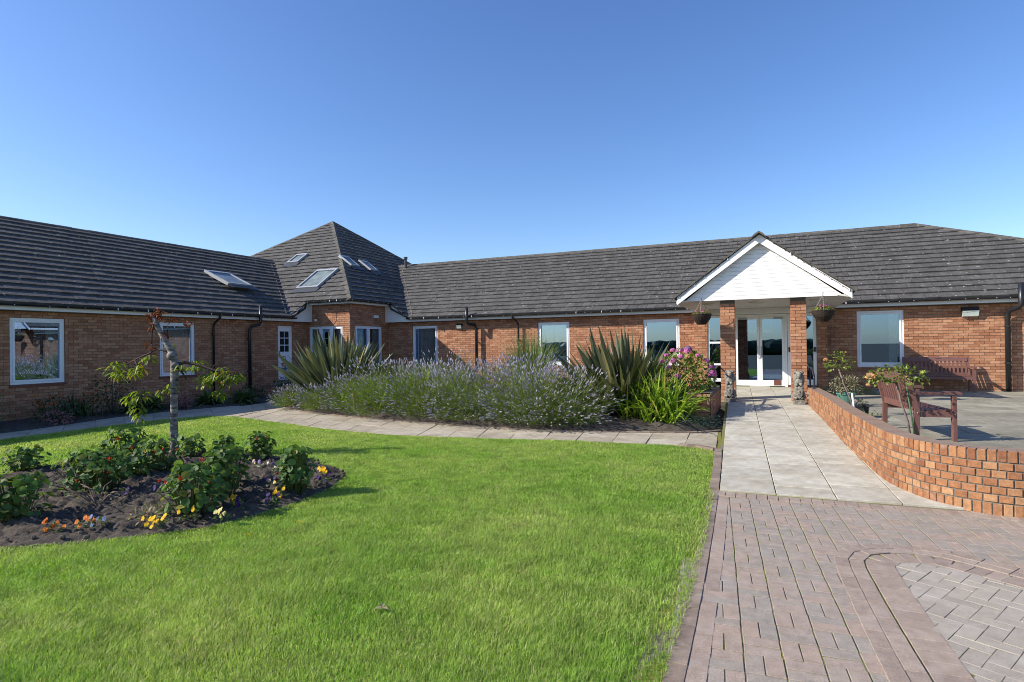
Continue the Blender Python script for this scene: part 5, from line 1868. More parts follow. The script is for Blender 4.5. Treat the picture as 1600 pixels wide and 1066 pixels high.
def basket(x, y, z, label, seed):
    random.seed(seed)
    t = thing("hanging_basket", label, "hanging basket", (x, y, z), 0, "dark woven hanging baskets at the porch corners")
    b_ = MB(); R0 = .215
    prof = lambda k: R0 * math.sin(min(1.0, .28 + .72 * k) * math.pi / 2)
    for i in range(11):      # woven rings with a wavy line
        k = i / 10; zz = -.23 + .23 * k; r = prof(k)
        n = 36
        pts = [(r * (1 + .022 * ((-1) ** (j + i))) * math.cos(j * math.tau / n), r * (1 + .022 * ((-1) ** (j + i))) * math.sin(j * math.tau / n), zz + .003 * ((-1) ** j)) for j in range(n + 1)]
        b_.tube(pts, .0135 if i < 10 else .02, 5, False)
    b_.lathe((0, 0, 0), [(0, -.235), (prof(0) * .9, -.232)] + [(prof(i / 8) * .95, -.23 + .23 * i / 8) for i in range(9)] + [(0, -.02)], 24)
    b_.build("basket", M['wicker'], t, local=True)
    for k in range(3):
        a = k * math.tau / 3 + .5
        p0 = V((R0 * math.cos(a), R0 * math.sin(a), .0)); p1 = V((0, 0, .34))
        c = MB(); n = 16
        for i in range(n):
            q0, q1 = p0.lerp(p1, i / n), p0.lerp(p1, (i + 1.15) / n)
            c.bar(q0, q1, .016 if i % 2 else .007, .007 if i % 2 else .016)
        c.build("chain", M['chain'], t, local=True)
    c = MB(); c.tube([(0, 0, .33), (0, 0, .40), (.02, 0, .42)], .008, 6); c.build("hook", M['iron'], t, local=True)
    p = MB(); leaf_cloud(p, (0, 0, .0), (.21, .21, .10), 240, .05, .6, -.1, .3)
    p.build("foliage", M['lf_rose'], t, local=True)
    p = MB()
    for i in range(12):
        d = rnd_dir(.1, 1); c = V((d.x * .2, d.y * .2, d.z * .09 + .03))
        for j in range(4): p.disc(c + rnd_dir() * .015, rnd_dir(0, 1), .014, 5, .2)
    p.build("flower", M['fl_pink'], t, local=True, kind='stuff')
    p = MB()
    for i in range(60):
        d = rnd_dir(-.1, .9); p.blade((d.x * .1, d.y * .1, .02), d, (0, 0, 1), random.uniform(.1, .22), .008, .8, 3)
    p.build("trailing_stem", M['lf_grass'], t, local=True)
    return t


basket(-1.55, 14.55, 2.30, "dark woven hanging basket at left corner of the white gable", 11)
basket(1.03, 14.55, 2.30, "dark woven hanging basket right of the right brick pillar", 12)
b_ = MB()
random.seed(21)


# ------------------------------------------------------------------ cherry tree
tree = thing("cherry_tree", "young weeping tree with silvery trunk, broken bent top and few leaves in flower bed", "tree", (-8.18, 5.83, 0))
TZ = 9.03      # distance along the view used to turn the trunk's picture shape into metres
def tp(u, v, off=0.0):
    """point of the tree's own upright plane facing the viewer, off metres towards the house"""
    q = rt * ((u - 273) / 905 * 8.66) + V((0, 0, (716 - v) / 905 * 8.66 * 1.0))
    f2 = V((fw.x, fw.y, 0)).normalized()
    return V((-8.18, 5.83, 0)) + q + f2 * off


b_ = MB()
trunk_pts = [tp(273.5, 722), tp(273, 700), tp(272.5, 665), tp(273, 630), tp(273.5, 600), tp(274, 582), tp(274, 566), tp(271, 552), tp(264, 540), tp(255, 524), tp(247, 508), tp(242, 494)]
rad = [.074, .06, .052, .051, .052, .058, .055, .055, .042, .038, .034, .028]
b_.tube(trunk_pts, rad, 14)
b_.ball(tp(271, 556, -.02), (.075, .07, .07), 10, 8); b_.ball(tp(277, 571, -.03), (.06, .06, .05), 10, 8)
b_.build("trunk", M['bark'], tree, smooth=True)
branches = [([tp(276, 570), tp(290, 567), tp(305, 569), tp(322, 575), tp(340, 581), tp(352, 584)], [.03, .024, .022, .019, .016, .01]),
            ([tp(340, 581), tp(350, 578), tp(356, 588), tp(356, 600)], [.012, .012, .011, .009]),
            ([tp(268, 549), tp(258, 548), tp(246, 545), tp(235, 552), tp(220, 558), tp(204, 566)], [.016, .012, .01, .012, .011, .01]),
            ([tp(212, 562), tp(217, 572), tp(220, 578)], [.012, .013, .008]),
            ([tp(281, 576), tp(287, 584), tp(293, 594)], [.018, .014, .006]),
            ([tp(282, 590), tp(296, 588), tp(310, 590)], [.008, .006, .004]),
            ([tp(243, 500), tp(239, 520), tp(238.5, 540)], [.016, .011, .01]),
            ([tp(244, 505), tp(240, 495), tp(246, 487), tp(252, 488), tp(252, 496)], [.016, .012, .01, .01, .006]),
            ([tp(262, 500), tp(270, 497), tp(285, 500)], [.005, .006, .005]),
            ([tp(333, 578), tp(336, 572), tp(341, 570), tp(347, 574)], [.006, .006, .005, .005]),
            ([tp(223, 592), tp(224, 604), tp(222, 625)], [.003, .003, .003])]
for pts, r_ in branches:
    b_ = MB(); b_.tube(pts, r_, 7); b_.build("branch", M['branch'], tree, smooth=True)
clusters = [(190, 577, .17, 26), (200, 590, .15, 20), (222, 566, .12, 16), (228, 580, .14, 22), (182, 592, .12, 14), (214, 628, .15, 20), (226, 622, .15, 22), (222, 645, .14, 18), (225, 655, .11, 12),
            (256, 612, .13, 16), (262, 618, .1, 10), (296, 576, .14, 20), (288, 580, .1, 10), (320, 594, .14, 20), (323, 604, .12, 12), (346, 594, .17, 26), (352, 604, .15, 18), (372, 592, .13, 18), (368, 598, .1, 10), (334, 622, .13, 20), (338, 628, .1, 10), (256, 546, .1, 8), (355, 585, .12, 14)]
starts = [q for pts, _ in branches for q in pts] + trunk_pts[4:8]
for u, v, r, n in clusters:
    c = tp(u, v) + V((0, 0, .07)); q = min(starts, key=lambda a: (a - c).length)
    if (q - c).length > .08:
        b_ = MB(); b_.tube([q, q.lerp(c, .5) + V((0, 0, .05)), c], [.0055, .0045, .003], 5, False); b_.build("twig", M['branch'], tree, smooth=True)
lf = MB()
for u, v, r, n in clusters:
    c = tp(u, v, random.uniform(-.2, .2)) + V((0, 0, .06))
    for i in range(int(n * 1.25)):
        a = random.uniform(0, math.tau)
        d = V((math.cos(a), math.sin(a), random.uniform(-1.2, .15))).normalized()
        p = c + V((math.cos(a), math.sin(a), 0)) * r * random.random() * .75 + V((0, 0, random.uniform(-.5, .4) * r))
        s_ = random.uniform(.075, .13)
        lf.blade(p, d, (0, 0, 1), s_, s_ * .36, .9, 3, .35)
lf.build("leaf_crown", M['lf_cherry'], tree)
lf = MB()
for u, v, n in ((240, 492, 26), (252, 490, 22), (240, 508, 14), (258, 524, 8), (238, 540, 10), (271, 500, 10), (294, 506, 10), (248, 484, 12)):
    c = tp(u, v)
    for i in range(n):
        d = rnd_dir(-1, .4); s_ = random.uniform(.05, .1)
        lf.blade(c + rnd_dir() * .05, d, rnd_dir(), s_, s_ * .4, .9, 3, .5)
lf.build("withered_leaves", M['lf_dry'], tree, kind='stuff')

# ------------------------------------------------------------------ flower bed
random.seed(5)
def nasturtium(x, y, hgt, rad_, n, label, red=3):
    t = thing("nasturtium", label, "flowering plant", (x, y, .03), 0, "nasturtium clumps in the lawn bed")
    st = MB(); lv = MB()
    for i in range(n):
        a = random.uniform(0, math.tau); k = random.random() ** .6
        hz = hgt * (.12 + .88 * random.random() ** .8)
        rr = rad_ * k * (1.0 if hz < hgt * .75 else .75)
        p = V((rr * math.cos(a), rr * math.sin(a), hz))
        b0 = V((rr * .45 * math.cos(a), rr * .45 * math.sin(a), 0))
        if i % 3 == 0:
            st.tube([b0, b0.lerp(p, .5) + V((0, 0, .03)), p], .0045, 4, False)
        nrm = V((math.cos(a) * k * .8, math.sin(a) * k * .8, .75)) + rnd_dir() * .55
        lv.disc(p, nrm, random.uniform(.021, .046), 8, .16)
    st.build("stem", M['stem'], t, local=True, kind='stuff'); lv.build("leaf", M['lf_nast'], t, local=True, kind='stuff')
    for i in range(red):
        a = random.uniform(3.4, 6.2); hz = hgt * random.uniform(.25, .9)
        f_ = MB(); c = V((rad_ * .9 * math.cos(a), rad_ * .9 * math.sin(a), hz))
        for j in range(5):
            d = V((math.cos(a) * .9, math.sin(a) * .9, .2)) + rnd_dir() * .9
            f_.leaf(c, d, rnd_dir(), .03, .026, .3)
        f_.build("flower", M['fl_red'], t, local=True)
    return t


NAST = [(-6.95, 4.0, .50, .42, 150, "broad nasturtium clump in front of dry plant, second from bed left end", 4),
        (-7.3, 4.62, .30, .25, 60, "small nasturtium clump between the two broad leafy clumps", 2),
        (-8.05, 5.05, .56, .34, 100, "tall nasturtium clump left of the tree at back of bed", 2),
        (-7.35, 5.0, .46, .33, 80, "nasturtium clump with red flowers just left of the trunk", 5),
        (-5.15, 3.85, .50, .32, 130, "largest dark nasturtium clump in middle front of bed", 4),
        (-5.35, 4.35, .56, .28, 110, "tall nasturtium clump with orange flower right of largest clump", 4),
        (-5.75, 4.75, .42, .26, 70, "nasturtium clump behind largest clump, right of trunk", 2),
        (-6.62, 6.0, .42, .24, 70, "nasturtium clump at back edge of bed, right of trunk", 1),
        (-7.2, 5.9, .34, .24, 60, "low nasturtium clump near bed back edge beside trunk", 1),
        (-4.82, 4.85, .52, .23, 110, "separate upright nasturtium clump at right end of bed", 3),
        (-6.55, 3.05, .44, .34, 110, "nasturtium clump cut by left photo edge, near lawn", 3),
        (-9.05, 4.35, .33, .28, 60, "distant nasturtium clump cut by left photo edge at back", 2),
        (-7.75, 5.78, .34, .22, 50, "low nasturtium clump directly behind the tree trunk", 1)]
for q in NAST:
    nasturtium(q[0], q[1], q[2] * .96, q[3] * .92, int(q[4] * 2.0), q[5], max(1, q[6] - 1))


def pansy(x, y, col, n, label, col2=None):
    t = thing("pansy", label, "flower", (x, y, .035), 0, "pansies along the front of the lawn bed")
    lv = MB(); leaf_cloud(lv, (0, 0, .035), (.07, .07, .05), 26, .04, .5, -.1, .2)
    lv.build("foliage", M['lf_mid'], t, local=True)
    for i in range(int(n * 1.6)):
        c = V((random.uniform(-.08, .08), random.uniform(-.07, .05), random.uniform(.05, .13)))
        nm = (V((random.uniform(-.4, .4), -1, random.uniform(.2, .7)))).normalized()
        f_ = MB(); x_ = nm.cross(V((0, 0, 1))).normalized(); y_ = x_.cross(nm)
        for j in range(5):
            a = math.radians(90 + 72 * j)
            f_.disc(c + (x_ * math.cos(a) + y_ * math.sin(a)) * .011 + nm * .002 * (j % 2), nm + rnd_dir() * .2, .0128, 7, .1)
        f_.build("bloom", M['fl_' + (col2 if col2 and i % 2 else col)], t, local=True)
    return t


PANS = [(-5.74, 2.96, 'orange', 6, "orange pansies at front left corner of the bed", None), (-5.55, 3.12, 'orange', 4, "orange pansy beside the pale blue pansy at bed front", None),
        (-5.48, 3.2, 'blue', 3, "pale blue pansy behind orange pansy at bed front", None), (-5.0, 3.38, 'yellow', 7, "bright yellow pansies at bed front centre, fullest clump", None),
        (-4.95, 3.66, 'yellow', 3, "small yellow pansies under the largest nasturtium clump", None), (-4.63, 3.76, 'cream', 4, "cream pansy at the bed edge right of yellow clumps", None),
        (-4.90, 4.14, 'yellow', 4, "yellow pansies between purple pansy and the tall nasturtium", None), (-4.78, 4.05, 'purple', 3, "dark purple pansy at bed edge beside yellow pansies", None),
        (-4.72, 4.50, 'yellow', 4, "yellow pansies left of the separate right nasturtium clump", None), (-4.60, 4.30, 'purple', 3, "purple pansies at the bed edge below yellow ones", None),
        (-5.02, 5.50, 'yellow', 5, "orange yellow pansies alone near right tip of bed", None), (-4.76, 5.25, 'purple', 3, "purple pansies at far right tip of bed", None),
        (-6.2, 5.6, 'violet', 5, "mixed violet pansies behind the middle clumps of bed", 'cream'), (-5.85, 5.55, 'white', 3, "white and purple pansies near back right of bed", 'purple'),
        (-6.37, 3.95, 'purple', 3, "purple pansies on bare soil in middle left of bed", None), (-6.15, 4.25, 'purple', 4, "purple pansies on bare soil right of middle of bed", None),
        (-5.2, 4.9, 'cream', 3, "cream and purple pansies between two right hand nasturtium clumps", 'purple')]
for q in PANS:
    pansy(q[0], q[1], q[2], q[3], q[4], q[5])
t = thing("dry_plant", "dry brown leggy plant lying on the soil in front of broad nasturtium clump", "plant", (-6.3, 3.65, .03))
b_ = MB()
for i in range(9):
    a = random.uniform(0, math.tau); q = V((math.cos(a) * .28, math.sin(a) * .28, random.uniform(.1, .25)))
    b_.tube([(0, 0, 0), q * .5 + V((0, 0, .08)), q], [.008, .006, .004], 5)
b_.build("stem", M['rose_stem'], t, local=True)
b_ = MB(); leaf_cloud(b_, (0, 0, .1), (.25, .25, .12), 40, .05, .5, -.2, .3); b_.build("leaf", M['lf_grey'], t, local=True, kind='stuff')
t = thing("withered_plant", "withered reddish low plant at bed front between pale blue and yellow pansies", "plant", (-5.25, 3.5, .03))
b_ = MB(); leaf_cloud(b_, (0, 0, .05), (.2, .16, .09), 110, .05, .5, -.1, .2); b_.build("leaf", M['lf_grey'], t, local=True, kind='stuff')
# stones on the soil
b_ = MB()
pts = 0
cl_ = MB()
while pts < 160:
    x, y = random.uniform(-9.2, -4.6), random.uniform(2.4, 6.4)
    if in_poly(np.array([x]), np.array([y]), BED)[0]:
        r = random.uniform(.006, .02); b_.ball((x, y, .045 + r * .2), (r, r * .8, r * .6), 5, 4, random.random()); pts += 1
pts = 0
while pts < 900:
    x, y = random.uniform(-9.2, -4.6), random.uniform(2.4, 6.4)
    if in_poly(np.array([x]), np.array([y]), BED)[0]:
        r = random.uniform(.01, .035); cl_.ball((x, y, .045 + r * .1), (r, r * random.uniform(.6, 1), r * .6), 5, 4, random.random()); pts += 1
cl_.build("soil_clods", M['soil'], kind='stuff')
b_.build("pebbles", M['mortar'], kind='stuff')

# fallen leaves and dandelions on the lawn
for x, y, c, lb in ((-3.98, 4.05, 'yellow', "single yellow dandelion on lawn just right of bed edge"), (-4.12, 3.6, 'yellow', "single yellow dandelion on lawn below the cream pansy"), (-2.2, 2.9, 'peach', "small pale brown leaf lying on lawn right of centre"),
                    (-1.05, 8.6, 'peach', "brown fallen leaf lying on lawn corner near the path"), (-10.3, 9.1, 'yellow', "tiny yellow flower at lawn edge below the left shaded path")):
    b_ = MB()
    for k in range(9 if c == 'yellow' else 4):
        b_.leaf((x, y, .03), rnd_dir(-.05, .6), (0, 0, 1), .022 if c == 'yellow' else .06, .016 if c == 'yellow' else .035, .4)
    tag(b_.build("dandelion" if c == 'yellow' else "fallen_leaf", M['fl_yellow'] if c == 'yellow' else M['lf_grey']), lb, "flower" if c == 'yellow' else "leaf")


# ------------------------------------------------------------------ planting bed
def flax(x, y, z, n, hmax, label, mat, spread, seed, lean=(0, 0), wf=1.0, bd=1.0):
    random.seed(seed)
    t = thing("flax_plant", label, "plant", (x, y, z), 0)
    for i in range(n):
        a = random.uniform(0, math.tau); k = random.random() ** .75
        tl = k * spread
        d = V((math.cos(a) * math.sin(tl) + lean[0], math.sin(a) * math.sin(tl) + lean[1], math.cos(tl))).normalized()
        base = V((math.cos(a), math.sin(a), 0)) * random.uniform(.03, .30)
        L = hmax * random.uniform(.68, 1.04) * (1.0 - .12 * k)
        b_ = MB(); b_.blade(base, d, V((math.cos(a + random.uniform(-.9, .9)), math.sin(a + random.uniform(-.9, .9)), .3)), L, random.uniform(.10, .155) * wf, random.uniform(.02, .28) * k * bd, 7, .32, 1.0, random.random(), .66)
        b_.build("leaf", mat, t, local=True)
    b_ = MB()
    for i in range(45):
        d = V((random.uniform(-1, 1), random.uniform(-1, 1), .5)); b_.blade(rnd_dir(0, .2) * .3, d, (0, 0, 1), random.uniform(.5, .9), .05, .9, 4, .3)
    b_.build("dead_leaves", M['lf_grey'], t, local=True, kind='stuff')
    return t


flax(-10.9, 12.55, .05, 230, 2.18, "huge grey green sword leaved flax plant before corner pavilion", M['lf_flax'], .92, 31, (-.08, 0))
flax(-2.95, 12.3, .1, 170, 1.95, "bronze green sword leaved flax plant between lavender and hydrangea", M['lf_flax_bronze'], 1.0, 36, (-.2, 0), .95, 2.2)


def lavender(x, y, r, hgt, n, label, seed, green=.3):
    random.seed(seed)
    t = thing("lavender_bush", label, "lavender", (x, y, .06), 0, "lavender bushes along the garden path")
    lv = MB(); fl = MB(); st = MB()
    mounds = [(V((0, 0, 0)), 1.0)] + [(V((math.cos(q), math.sin(q), 0)) * r * random.uniform(.3, .5), random.uniform(.62, 1.02)) for q in [random.uniform(0, 6.28) + 2.1 * w for w in range(3)]]
    for i in range(int(n * 1.35)):
        a = random.uniform(0, math.tau); k = random.random() ** .55
        mo, mh = mounds[i % 4]
        tl = k * 1.45
        d = V((math.cos(a) * math.sin(tl), math.sin(a) * math.sin(tl), math.cos(tl)))
        L = (hgt * mh * math.cos(tl) + r * .82 * math.sin(tl)) * random.uniform(.86, 1.02)
        b0 = mo + V((math.cos(a), math.sin(a), 0)) * r * .15 * random.random()
        tip = b0 + d * L + V((0, 0, .05 * random.random()))
        mid = b0 + d * L * .55 + V((0, 0, .07))
        if i % 2 == 0:
            q = (tip - mid); st.blade(mid, q, rnd_dir(), q.length, .005, 0, 1, 0, .3)
        if random.random() > green:
            q = (tip - mid).normalized(); fh = random.uniform(.05, .115); fwid = random.uniform(.0095, .016)
            x_ = q.orthogonal().normalized(); y_ = q.cross(x_)
            vs = [tip]; 
            for zz, w in ((.3, 1.0), (.75, .75)):
                for m_ in range(4):
                    an = m_ * math.pi / 2 + random.random() * .5
                    vs.append(tip + q * fh * zz + (x_ * math.cos(an) + y_ * math.sin(an)) * fwid * w)
            vs.append(tip + q * fh)
            fs = [(0, 1 + (m_ + 1) % 4, 1 + m_) for m_ in range(4)] + [(1 + m_, 1 + (m_ + 1) % 4, 5 + (m_ + 1) % 4, 5 + m_) for m_ in range(4)] + [(5 + m_, 5 + (m_ + 1) % 4, 9) for m_ in range(4)]
            fl.add(vs, fs, random.random())
        for j in range(8):
            kk = random.uniform(.3, .97)
            p = b0 + d * L * kk + rnd_dir() * .03
            lv.blade(p, d + rnd_dir() * .55, rnd_dir(), random.uniform(.06, .13), .0095, .1, 1, 0, .8)
    st.build("stem", M['stem'], t, local=True, kind='stuff'); lv.build("foliage", M['lf_lav'], t, local=True); fl.build("flower_spike", M['fl_lav'], t, local=True, kind='stuff')
    return t


LAV = [(-11.55, 11.75, .5, .5, 420, "small silvery lavender bush at left end of row beside shaded path", .35),
       (-10.45, 11.5, .62, .46, 560, "low green lavender bush in front of the huge grey flax", .6),
       (-9.3, 11.3, .72, .74, 800, "lavender bush right of the grey flax, mostly green", .6),
       (-8.1, 11.1, .82, 1.16, 1000, "large lavender bush below the curtained tall window", .5),
       (-6.95, 10.98, .80, 1.12, 1000, "lavender bush left of the middle of row, thick with flowers", .42),
       (-5.85, 10.9, .80, 1.10, 1000, "lavender bush in middle of row, below tall black vent pipe", .38),
       (-4.75, 10.85, .80, 1.12, 1000, "lavender bush right of row middle, in front of feathery grass", .35),
       (-3.85, 10.9, .70, .98, 800, "last lavender bush of row, against the bronze flax", .38),
       (-7.4, 12.6, .85, 1.36, 700, "taller lavender bush behind row, under the left floodlight", .4),
       (-5.3, 12.5, .85, 1.26, 700, "taller lavender bush behind row, near the feathery grass", .25)]
for i, q in enumerate(LAV):
    lavender(q[0], q[1], q[2], q[3], q[4], q[5], 50 + i, q[6])


def strap_plant(name, x, y, z, n, L, w, label, cat, mat, tilt_, bend, seed, seg=5, fold=.2, base_r=.3, group=None):
    random.seed(seed)
    t = thing(name, label, cat, (x, y, z), 0, group)
    b_ = MB()
    for i in range(n):
        a = random.uniform(0, math.tau); tl = random.random() ** .7 * tilt_
        d = V((math.cos(a) * math.sin(tl), math.sin(a) * math.sin(tl), math.cos(tl)))
        b0 = V((math.cos(random.uniform(0, 6.28)), math.sin(random.uniform(0, 6.28)), 0)) * base_r * random.random()
        b_.blade(b0, d, V((math.cos(a), math.sin(a), .3)) + rnd_dir() * .3, L * random.uniform(.6, 1.05), w * random.uniform(.7, 1.2), bend * random.uniform(.6, 1.4), seg, fold, 1.0)
    b_.build("foliage", M[mat], t, local=True)
    return t


strap_plant("feather_grass", -6.35, 15.4, .1, 620, 2.0, .02, "fine arching pale green grass clump before the second right wing window", "ornamental grass", 'lf_grass', .55, .5, 61)
strap_plant("feather_grass", -3.0, 15.2, .1, 200, 1.6, .016, "sparse fine grass behind bronze flax, below the blue reflecting window", "ornamental grass", 'lf_grass', .8, .6, 62)
strap_plant("crocosmia", -1.95, 11.5, .1, 200, 1.16, .048, "bright yellow green strap leaved plant in front of pink hydrangea", "plant", 'lf_yellow', .85, 1.1, 63, base_r=.45)
strap_plant("crocosmia", -2.6, 11.6, .1, 80, 1.0, .042, "yellow green strap leaved plant at foot of the bronze flax", "plant", 'lf_yellow', .8, 1.0, 64, base_r=.3)
strap_plant("crocosmia", -9.0, 12.4, .1, 90, 1.0, .03, "bright green strap leaved plant right of grey flax behind lavender", "plant", 'lf_yellow', .8, 1.0, 65, base_r=.5)
strap_plant("crocosmia", -8.2, 13.6, .1, 130, 1.15, .03, "green strap leaved plant under curtained tall window behind lavender", "plant", 'lf_yellow', .85, 1.0, 66, base_r=.6)

strap_plant("crocosmia", -8.65, 11.2, .1, 110, 1.02, .026, "bright green strap leaves growing up through lavender below pavilion side window", "plant", 'lf_yellow', .75, .8, 67, base_r=.55)
strap_plant("crocosmia", -7.5, 11.5, .1, 90, 1.25, .026, "bright green strap leaves growing up through lavender left of the vent pipe", "plant", 'lf_yellow', .7, .8, 68, base_r=.5)
strap_plant("crocosmia", -9.7, 11.6, .1, 80, .8, .026, "bright green strap leaves in front of right side of huge grey flax", "plant", 'lf_yellow', .8, .9, 69, base_r=.4)

# hydrangea
random.seed(70)
t = thing("hydrangea_bush", "rounded hydrangea with pink and lilac flower heads left of porch pillar", "shrub", (-1.78, 12.95, .1))
b_ = MB()
for i in range(26):
    d = rnd_dir(.1, 1); b_.tube([(0, 0, 0), (d.x * .3, d.y * .3, d.z * .8), (d.x * .62, d.y * .62, d.z * 1.25)], [.012, .009, .006], 5, False)
b_.build("stem", M['rose_stem'], t, local=True)
b_ = MB(); leaf_cloud(b_, (0, 0, .72), (.66, .66, .66), 1150, .105, .62, -.75, .35); b_.build("foliage", M['lf_rose'], t, local=True)
k = 0
for i in range(70):
    d = rnd_dir(.05, 1)
    if d.y > .45 or k >= 24: continue
    k += 1
    c = V((d.x * .66, d.y * .66, .72 + d.z * .68)); f_ = MB(); R0 = random.uniform(.055, .085)
    for j in range(46):
        e = rnd_dir(-.3, 1); f_.disc(c + V((e.x, e.y, e.z * .8)) * R0, e, .022, 5, .1)
    f_.build("flower_head", M['fl_pink' if random.random() < .72 else 'fl_violet'], t, local=True)
random.seed(71)
t = thing("juniper", "low dark blue green ground cover at foot of the planter wall", "shrub", (-1.35, 11.35, .05))
b_ = MB()
for i in range(900):
    d = rnd_dir(.0, .7); p = V((random.gauss(0, .22), random.gauss(0, .16), random.random() * .22)); b_.blade(p, d, rnd_dir(), .07, .012, .2, 1, 0, .9)
b_.build("foliage", M['lf_blue'], t, local=True)
def shrub(name, x, y, z, r, n, size, wid, label, mat, cat="shrub", seed=1, flower=None, nf=0, stem=True):
    random.seed(seed)
    t = thing(name, label, cat, (x, y, z))
    if stem:
        b_ = MB()
        for i in range(10):
            d = rnd_dir(.2, 1); b_.tube([(0, 0, 0), (d.x * r[0] * .5, d.y * r[1] * .5, d.z * r[2] * .9)], [.01, .005], 5, False)
        b_.build("stem", M['branch'], t, local=True)
    b_ = MB(); leaf_cloud(b_, (0, 0, r[2] * .55), (r[0], r[1], r[2] * .55), n, size, wid, -.95, .25); b_.build("foliage", M[mat], t, local=True)
    if flower:
        b_ = MB()
        for i in range(nf):
            d = rnd_dir(.1, 1); c = V((d.x * r[0], d.y * r[1], r[2] * .55 + d.z * r[2] * .5))
            for j in range(7): b_.leaf(c, rnd_dir(), rnd_dir(), .045, .02, .3)
        b_.build("flower", M['fl_' + flower], t, local=True, kind='stuff')
    return t


shrub("green_shrub", -9.6, 13.2, .1, (.6, .5, .7), 500, .09, .45, "mid green shrub filling gap between grey flax and lavender", 'lf_mid', seed=81)
shrub("green_shrub", -6.4, 14.2, .1, (.7, .5, 1.0), 420, .09, .5, "mid green shrub behind lavender at foot of vent pipe wall", 'lf_mid', seed=82)
shrub("green_shrub", -4.3, 12.3, .05, (.5, .4, .6), 380, .08, .4, "shaded green shrub between lavender row and bronze flax", 'lf_dark', seed=83)
# border under the left wing
shrub("dark_shrub", -14.9, 9.0, .0, (.55, .5, 1.0), 420, .08, .5, "dark upright shrub against shaded wall right of the nearest window", 'lf_dark', seed=84)
shrub("dark_shrub", -14.7, 7.7, .0, (.5, .45, .55), 340, .08, .5, "dark low shrub under the nearest left wing window", 'lf_dark', seed=85)
strap_plant("montbretia", -15.0, 8.2, .0, 120, .8, .022, "dark strap leaved clump with orange flowers under the nearest window", "flowering plant", 'lf_dark', .8, .9, 86, base_r=.5)
random.seed(87)
for k, (x, y, lb) in enumerate(((-14.75, 8.35, "spray of orange flowers beside the dark upright shrub"), (-14.85, 7.45, "spray of orange flowers left of the dark strap leaved clump"))):
    t = thing("montbretia_flower", lb, "flower", (x, y, .3))
    b_ = MB()
    for i in range(26):
        c = V((random.gauss(0, .22), random.gauss(0, .25), random.uniform(.1, .4)))
        for j in range(4): b_.leaf(c, rnd_dir(-.2, 1), rnd_dir(), .05, .02, .3)
    b_.build("petal", M['fl_ember'], t, local=True)
    b_ = MB()
    for i in range(12): b_.blade((random.gauss(0, .12), random.gauss(0, .12), -.28), (random.gauss(0, .3), random.gauss(0, .3), 1), (1, 0, 0), .6, .008, .2, 3)
    b_.build("stem", M['stem'], t, local=True)
shrub("sedum", -14.5, 10.55, .0, (.35, .35, .42), 300, .06, .6, "round dusky pink sedum left of the pale green hosta", 'lf_sedum', seed=88, cat="flowering plant")
shrub("sedum", -14.35, 7.5, .0, (.4, .3, .28), 240, .06, .6, "low dusky pink sedum in shade under nearest window", 'lf_sedum', seed=89, cat="flowering plant")
for i, (x, y, lb) in enumerate(((-14.15, 12.2, "broad leaved hosta mound at the bend of shaded path"), (-14.9, 9.95, "pale hosta mound right of trunk, below second left wing window"), (-14.85, 9.55, "pale hosta mound left of trunk in shaded border"), (-14.6, 11.4, "dark hosta mound between sedum and path bend"))):
    random.seed(90 + i)
    t = thing("hosta", lb, "plant", (x, y, .02), 0, "hostas in the shaded border")
    b_ = MB()
    for j in range(150):
        a = random.uniform(0, math.tau); tl = random.uniform(.3, 1.35); d = V((math.cos(a) * math.sin(tl), math.sin(a) * math.sin(tl), math.cos(tl)))
        b_.blade(d * .08, d, V((0, 0, 1)), random.uniform(.3, .55), .07, 1.3, 4, .3, 1.0)
    b_.build("leaf", M['lf_hosta'], t, local=True, kind='stuff')
shrub("green_shrub", -14.6, 6.2, .0, (.5, .5, .75), 360, .09, .45, "bright green shrub at far left edge of photo by path", 'lf_mid', seed=95)
shrub("dark_shrub", -14.9, 13.2, .0, (.6, .4, .42), 360, .08, .5, "dark low shrub before the brick planter beside left vent pipe", 'lf_dark', seed=96)
shrub("dark_shrub", -15.2, 14.9, .3, (.5, .35, .3), 240, .07, .5, "dark green planting on the low planter beside white door", 'lf_dark', seed=97)


# ------------------------------------------------------------------ roses and pots on the patio
def rose(x, y, z, top, rx_, rz_, label, seed, blooms, n=170):
    random.seed(seed)
    t = thing("standard_rose", label, "rose", (x, y, z), 0, "standard roses behind the curved wall")
    c = V(top) - V((x, y, z))
    b_ = MB(); b_.tube([(0, 0, -.1), c * .35 + V((.01, 0, 0)), c * .7 - V((.008, 0, 0)), c], [.017, .014, .013, .015], 8); b_.build("stem", M['rose_stem'], t, local=True, smooth=True)
    b_ = MB()
    for i in range(12):
        d = rnd_dir(.0, .8); b_.tube([c, c + V((d.x * rx_ * .5, d.y * rx_ * .5, d.z * rz_ * .5 + .03)), c + V((d.x * rx_, d.y * rx_, d.z * rz_))], [.006, .004, .003], 4, False)
    b_.build("twig", M['stem'], t, local=True)
    b_ = MB(); leaf_cloud(b_, c + V((0, 0, .08)), (rx_, rx_ * .8, rz_), n, .055, .62, -.5, .3); b_.build("foliage", M['lf_rose'], t, local=True)
    for (dx, dy, dz, s_) in blooms:
        f_ = MB(); q = c + V((dx, dy, dz))
        for k in range(26):
            e = rnd_dir(-.2, 1); f_.leaf(q + e * s_ * .3, (e + rnd_dir() * .4), e, s_ * .8, s_ * .9, .5)
        f_.build("bloom", M['fl_peach'], t, local=True)
    return t


